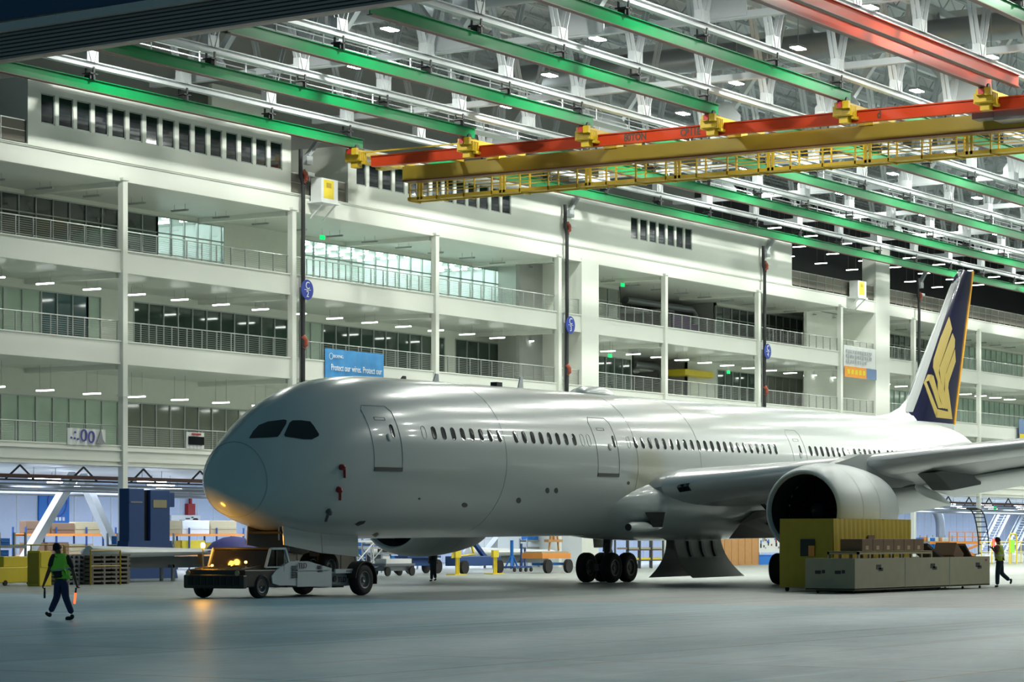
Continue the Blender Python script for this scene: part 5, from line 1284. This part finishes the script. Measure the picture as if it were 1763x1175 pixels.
for q in (.6, 3.2, 5.8, 8.4, 10.9, 12.7):
    for y in (.25, W_c - .25): MB().lathe([(0, 0), (.06, 0), (.06, .05), (0, .05)], (q, y, .062), (0, 1, 0), 12).build('castor', 'rubber', K)
kb(MB().box(.4, 8.6, .25, W_c - .25, .06, .12), 'skid', 'black')
# wood frame and cartons in the crate
f = MB().box(0, 6.9, 0, .08, .62, .72).box(0, 6.9, 1.2, 1.28, .62, .72).box(0, .08, 0, 1.28, .62, .72)
for q in range(8): f.box(q * .97, q * .97 + .12, 0, .08, 0, .62).box(q * .97, q * .97 + .12, 1.2, 1.28, 0, .62)
f.box(0, 6.9, 0, 1.28, 0, .05).box(0, 6.9, 0, 1.28, .70, .74)
o = f.build('timber_frame', 'plank'); o.location = (CU + 1.1, CV + .35, .81); tag(o, 'pale timber frame lying in the long crate', 'timber frame')
CB = ['leftmost', 'second from left', 'third from left', 'fourth from left', 'fifth from left', 'rightmost']
for k in range(6):
    b = MB().box(0, .94, 0, .9, 0, .42).box(0, .94, 0, .9, .42, .45).build('carton', 'cardboard', bevel=.012)
    b.location = (CU + 1.75 + k * .965, CV + .5, 1.552); tag(b, f'brown cardboard carton on the timber frame, {CB[k]} in its row', 'carton', 'cartons in the long crate')
    MB().box(.3, .55, -.006, .0, .05, .2).build('label', 'plank', b)
for (x, dz_, ang, m, lab) in ((8.1, .95, .32, 'dark_board', 'dark flat board tilted up out of the long crate'), (10.75, .80, .55, 'cardboard', 'brown open carton tilted behind the dark board'), (11.9, .75, .62, 'dark_board', 'dark narrow board leaning furthest right in the crate')):
    b = MB().box(0, (2.5 if x < 9 else 1.15) if m != 'cardboard' else .9, 0, .9, 0, .12 if m != 'cardboard' else .6).build('tilted_board', m, bevel=.01)
    b.location = (CU + x, CV + .6, 1.72 if m != 'cardboard' else 1.35); b.rotation_euler = (0, ang if True else 0, 0); tag(b, lab, 'board')
# yellow wrapped box standing behind the crate
Yb = empty('wrapped_box', (CU + 2.7, CV + W_c + .12, 0), 'large yellow tarpaulin wrapped box on castors under the near engine', 'wrapped box')
hh = 2.78
def fold(n, a, b, y, z0, z1, amp=.03):
    r = []
    for k in range(n + 1):
        t = k / n; r.append([(a + (b - a) * t, y + amp * math.sin(k * 1.9), z0), (a + (b - a) * t, y - amp + amp * math.sin(k * 1.9 + .4), (z0 + z1) / 2), (a + (b - a) * t, y, z1)])
    return MB().loft(r, False, False)
MB().box(0.02, 7.25, .03, 2.2, .2, hh - .05).build('inner_box', 'tarp_yellow', Yb)
fold(60, 0, 7.3, 0, .15, hh).build('front_cover', 'tarp_yellow', Yb, smooth=60)
lf = MB(); r = []
for k in range(25): t = k / 24; r.append([(-.02 + .02 * math.sin(k * 1.7), 2.25 * t, .15), (-.04, 2.25 * t, hh / 2), (0, 2.25 * t, hh)])
lf.loft(r, False, False).build('end_cover', 'tarp_yellow', Yb, smooth=60)
MB().box(0, 7.3, 0, 2.25, hh - .04, hh).build('top_cover', 'tarp_yellow', Yb)
MB().box(-.08, -.05, .75, 1.35, 1.35, 2.0).build('dark_patch', 'dark', Yb); MB().box(-.1, -.08, .75, 1.0, 1.35, 1.75).build('orange_patch', 'orange_light', Yb); MB().box(3.0, 3.6, -.08, -.05, 1.75, 2.15).build('brown_patch', 'cardboard', Yb)
for q in (.2, 7.0):
    for y in (.2, 2.0): MB().lathe([(0, 0), (.1, 0), (.1, .08), (0, .08)], (q, y, .1), (0, 1, 0), 14).build('castor', 'rubber', Yb)

# ------------------------------------------------------------ people
def skinned(name, nodes, edges, m, parent, sub=2):
    me = bpy.data.meshes.new(name); me.from_pydata([n[0] for n in nodes], edges, []); o = bpy.data.objects.new(name, me); C.objects.link(o)
    sk = o.modifiers.new('skin', 'SKIN'); sk.use_smooth_shade = True
    for i, n in enumerate(nodes):
        r = n[1]; r = r if isinstance(r, tuple) else (r, r); me.skin_vertices[0].data[i].radius = (r[0] * 1.22, r[1] * 1.22)
    me.skin_vertices[0].data[0].use_root = True
    s_ = o.modifiers.new('sub', 'SUBSURF'); s_.levels = s_.render_levels = sub
    ev = o.evaluated_get(bpy.context.evaluated_depsgraph_get()); nm = bpy.data.meshes.new_from_object(ev)
    bpy.data.objects.remove(o); bpy.data.meshes.remove(me)
    nm.materials.clear(); nm.materials.append(M[m])
    for p in nm.polygons: p.use_smooth = True
    r = bpy.data.objects.new(name, nm); C.objects.link(r)
    if parent: r.parent = parent
    return r
def chain(nodes, edges, start, pts):
    prev = start
    for p, r in pts:
        nodes.append((tuple(p), r)); edges.append((prev, len(nodes) - 1)); prev = len(nodes) - 1
    return prev
def person(base, J, lab, top, legs, vest, S, hipw=.1):
    """J: joints as vectors relative to the point between the feet; S scale"""
    e = empty('person', base, lab, 'person')
    V = {k: Vector(v) for k, v in J.items()}
    up = (V['head'] - V['neck']).normalized()
    n = [((V['pelvis']), .09 * S)]; ed = []
    c = chain(n, ed, 0, [(V['pelvis'].lerp(V['neck'], .5), .10 * S), (V['pelvis'].lerp(V['neck'], .85), .10 * S), (V['neck'], .055 * S), (V['head'] - up * .07 * S, .06 * S), (V['head'], .095 * S), (V['head'] + up * .08 * S, .08 * S)])
    f_ = Vector(J['face']).normalized()
    chain(n, ed, 5, [(V['head'] + f_ * .1 * S - up * .02, .022 * S)])
    for s_ in ('L', 'R'):
        sh = V['sh' + s_]; el = V['el' + s_]; wr = V['wr' + s_]; hd = (wr - el).normalized()
        w_i = chain(n, ed, 2, [(sh, .06 * S), (sh.lerp(el, .5), .05 * S), (el, .042 * S), (el.lerp(wr, .4), .04 * S), (wr, .027 * S), (wr + hd * .06 * S, (.04 * S, .022 * S)), (wr + hd * .1 * S, (.04 * S, .02 * S))])
        side = hd.cross(up).normalized() if hd.cross(up).length > .1 else Vector((1, 0, 0)); cu_ = hd.cross(side).normalized()
        for q, (o_, ln) in enumerate(((-.03, .07), (-.01, .08), (.01, .075), (.03, .06))):
            a0 = wr + hd * .12 * S + side * o_ * S
            chain(n, ed, w_i, [(a0, .011 * S), (a0 + (hd * .6 + cu_ * .4) * ln * .5 * S, .01 * S), (a0 + (hd * .4 + cu_ * .9) * ln * .9 * S, .008 * S)])
        chain(n, ed, w_i - 1, [(wr + hd * .05 * S + side * .05 * S, .012 * S), (wr + hd * .09 * S + side * .065 * S + cu_ * .02, .01 * S)])
        hp = V['hip' + s_]; kn = V['kn' + s_]; an = V['an' + s_]
        chain(n, ed, 0, [(hp, .09 * S), (hp.lerp(kn, .5), .075 * S), (kn, .055 * S), (kn.lerp(an, .35), .052 * S), (an, .036 * S)])
    body = skinned('body', n, ed, 'skin', e)
    # clothes
    n = [(V['pelvis'] - Vector((0, 0, .02)), .135 * S)]; ed = []
    chain(n, ed, 0, [(V['pelvis'] + (V['neck'] - V['pelvis']) * .18, .14 * S)])
    for s_ in ('L', 'R'):
        hp = V['hip' + s_]; kn = V['kn' + s_]; an = V['an' + s_]
        chain(n, ed, 0, [(hp, .105 * S), (hp.lerp(kn, .5), .092 * S), (kn, .074 * S), (kn.lerp(an, .5), .068 * S), (kn.lerp(an, .97), .062 * S)])
    skinned('trousers', n, ed, legs, e)
    T_ = V['neck'] - V['pelvis']; sw = (V['shR'] - V['shL']) * .5
    def torso(r0, lo, hi, name, m, sleeves, wide=1.0):
        n = [(V['pelvis'] + T_ * lo, r0 * S)]; ed = []
        t = chain(n, ed, 0, [(V['pelvis'] + T_ * .45, r0 * 1.02 * S), (V['pelvis'] + T_ * hi, r0 * .95 * S)])
        for s_, g in (('L', -1), ('R', 1)):
            sh = V['sh' + s_]; el = V['el' + s_]
            pts = [(sh.lerp(V['neck'], .15), .085 * S * wide)]
            if sleeves: pts += [(sh.lerp(el, .15), .078 * S), (sh.lerp(el, .6), .064 * S), (sh.lerp(el, sleeves), .06 * S)]
            chain(n, ed, t, pts)
            c0 = len(n); n.append((V['pelvis'] + T_ * .1 + sw * g * .45, r0 * .92 * S)); ed.append((0, c0)); n.append((V['pelvis'] + T_ * .7 + sw * g * .45, r0 * .92 * S)); ed.append((c0, len(n) - 1))
        return skinned(name, n, ed, m, e)
    torso(.125, -.1, .86, 'shirt', top, .85)
    vs = torso(.145, -.16, .86, 'safety_vest', vest, 0, 1.1)
    # hoops on the vest
    c = V['pelvis'] + T_ * .42; ax = T_.normalized(); sx = sw.normalized(); sy = ax.cross(sx).normalized()
    sx = sy.cross(ax)
    MB().loft([[c + ax * h + sx * r * 1.42 * math.cos(a) + sy * r * .98 * math.sin(a) for a in [2 * PI * k / 28 for k in range(28)]] for h, r in ((-.03 * S, .17 * S), (-.03 * S, .176 * S), (.03 * S, .176 * S), (.03 * S, .17 * S))], False).build('reflective_band', 'reflective', vs, smooth=50)
    # hair, ears, shoes
    side = f_.cross(up).normalized()
    hr = []
    for k in range(7):
        a = PI * k / 12; hr.append([V['head'] + up * (.02 + .115 * math.sin(a)) * S - f_ * .018 * S + (f_ * math.cos(b) * .108 + side * math.sin(b) * .098) * math.cos(a) * S for b in [2 * PI * q / 20 for q in range(20)]])
    MB().loft([[V['head'] - up * .04 * S - f_ * .03 * S + (f_ * math.cos(b) * .085 + side * math.sin(b) * .092) * S for b in [2 * PI * q / 20 for q in range(20)]]] + hr).build('hair', 'hair', e, smooth=60)
    for g in (-1, 1):
        MB().lathe([(0, -.01), (.025 * S, 0), (.02 * S, .014), (0, .02)], V['head'] + side * g * .095 * S, side * g, 12).build('ear', 'skin', e, smooth=50)
        MB().lathe([(0, 0), (.009, 0), (.006, .004)], V['head'] + f_ * .098 * S + side * g * .033 * S + up * .01, f_, 10, False).build('eye', 'black', e)
    MB().box(-.02, .02, -.004, .004, -.004, .004, Matrix.Translation(V['head'] + f_ * .097 * S - up * .05 * S)).build('mouth', 'red', e)
    for s_ in ('L', 'R'):
        hl, to, an = V['hl' + s_], V['to' + s_], V['an' + s_]
        d = (to - hl).normalized()
        nd = [(an, .05 * S)]; ed = []
        chain(nd, ed, 0, [(hl.lerp(to, .18) + Vector((0, 0, .045 * S)), (.048 * S, .045 * S)), (hl.lerp(to, .55) + Vector((0, 0, .04 * S)), (.045 * S, .04 * S)), (hl.lerp(to, .88) + Vector((0, 0, .032 * S)), (.045 * S, .03 * S))])
        skinned('shoe', nd, ed, 'shoe', e)
    return e, V
def rel(bx, Y):
    b = at(bx, Y, z=0)
    return b, lambda x, y, d=0.: at(x, Y + d, y=y) - b
b, q = rel(101, 65.7)
J = dict(pelvis=q(105.5, 1000), neck=q(101.5, 955), head=q(98.3, 944.5), face=at(90, 60, z=0) - at(101, 57, z=0) + Vector((0, 0, -.2)),
         shL=q(91.5, 961, -.05), shR=q(117, 962.5, .05), elL=q(85.2, 981, -.1), elR=q(125.6, 984, .1), wrL=q(76.8, 1003, -.15), wrR=q(131, 1003, .1),
         hipL=q(101, 1003), hipR=q(110, 1003), knL=q(98.5, 1028, .1), anL=q(86.5, 1055, .15), hlL=q(88.5, 1067, .15), toL=q(76.5, 1056, .2), knR=q(113, 1029, -.05), anR=q(124, 1058, -.1), hlR=q(128.5, 1067.5, -.1), toR=q(110, 1068.5, .0))
pe, V = person(b, J, 'person in a green safety vest and jeans walking with an orange light wand', 'shirt_dark', 'jeans', 'vest_green', 1.05)
def wand(p, d, lab, ln=.3, hl=.12, m='baton'):
    e = empty('light_wand', p, lab, 'light wand'); d = Vector(d).normalized()
    MB().tube([(0, 0, 0), d * hl], .022, 10).build('grip', 'dark', e); MB().tube([d * hl, d * (hl + ln)], [.028, .026], 12).build('glowing_rod', m, e); return e
wand(b + V['wrR'] + Vector((0, 0, -.14)), (b + V['wrR'] + Vector((0, 0, -.55)) + (at(127.5, 65.8, y=1036) - at(130.5, 65.8, y=1036))) - (b + V['wrR'] + Vector((0, 0, -.14))), 'orange glowing light wand pointing down in the right hand of the walking person', .27, .13)
wand(b + V['wrL'] + Vector((0, 0, -.14)), (.02, .02, -1), 'switched off dark wand in the left hand of the walking person', .16, .1, 'dark')
b, q = rel(1722, 108.8)
J = dict(pelvis=q(1721.5, 969), neck=q(1719.6, 939), head=q(1717.4, 931), face=at(1700, 108, z=0) - at(1720, 107.5, z=0),
         shL=q(1716, 943.5, -.2), shR=q(1723, 943.5, .15), elL=q(1716.5, 953.5, -.28), elR=q(1719.5, 953.5, .1), wrL=q(1709.2, 946, -.2), wrR=q(1711.5, 946.5, .05),
         hipL=q(1720.0, 971, -.1), hipR=q(1722.5, 971, .1), knL=q(1717.4, 989, -.1), anL=q(1717.0, 1008, -.1), hlL=q(1718.4, 1011.6, -.1), toL=q(1711.5, 1011.8, -.1),
         knR=q(1724.5, 988, .1), anR=q(1738, 1000, .1), hlR=q(1742, 997.5, .1), toR=q(1739.3, 1009.5, .1))
pe, V = person(b, J, 'person in a lime vest at the right end of the crate, holding red wands', 'shirt_brown', 'trousers_dark', 'vest_lime', 1.12)
wand(b + V['wrL'] + Vector((0, 0, .02)), (0, 0, 1), 'red glowing light wand held upright nearest the long crate', .3, .12, 'signal_red')
wand(b + V['wrR'] + Vector((0, 0, .02)), (.1, 0, 1), 'red glowing light wand held upright closer to the face', .3, .12, 'signal_red')
b, q0 = rel(745, 124)
q = lambda x, y, d=0.: q0(x, y - 4.4, d)
J = dict(pelvis=q(745.5, 970), neck=q(745.5, 947), head=q(745, 939.5), face=at(730, 117, z=0) - at(745, 117, z=0),
         shL=q(741, 950, -.1), shR=q(750, 950, .1), elL=q(740, 961, -.15), elR=q(751.5, 961, .1), wrL=q(739, 970, -.2), wrR=q(752, 970, .1),
         hipL=q(743.5, 972), hipR=q(747.5, 972), knL=q(743.5, 988, -.05), anL=q(743, 1003, 0), hlL=q(744.5, 1005.8, 0), toL=q(738.5, 1006, 0), knR=q(748.3, 988), anR=q(749.5, 1001, .15), hlR=q(751.5, 1004, .15), toR=q(746, 1005.5, .15))
person(b, J, 'person in dark clothes standing behind the far engine, only the legs in view', 'shirt_dark', 'trousers_dark', 'shirt_dark', .98)
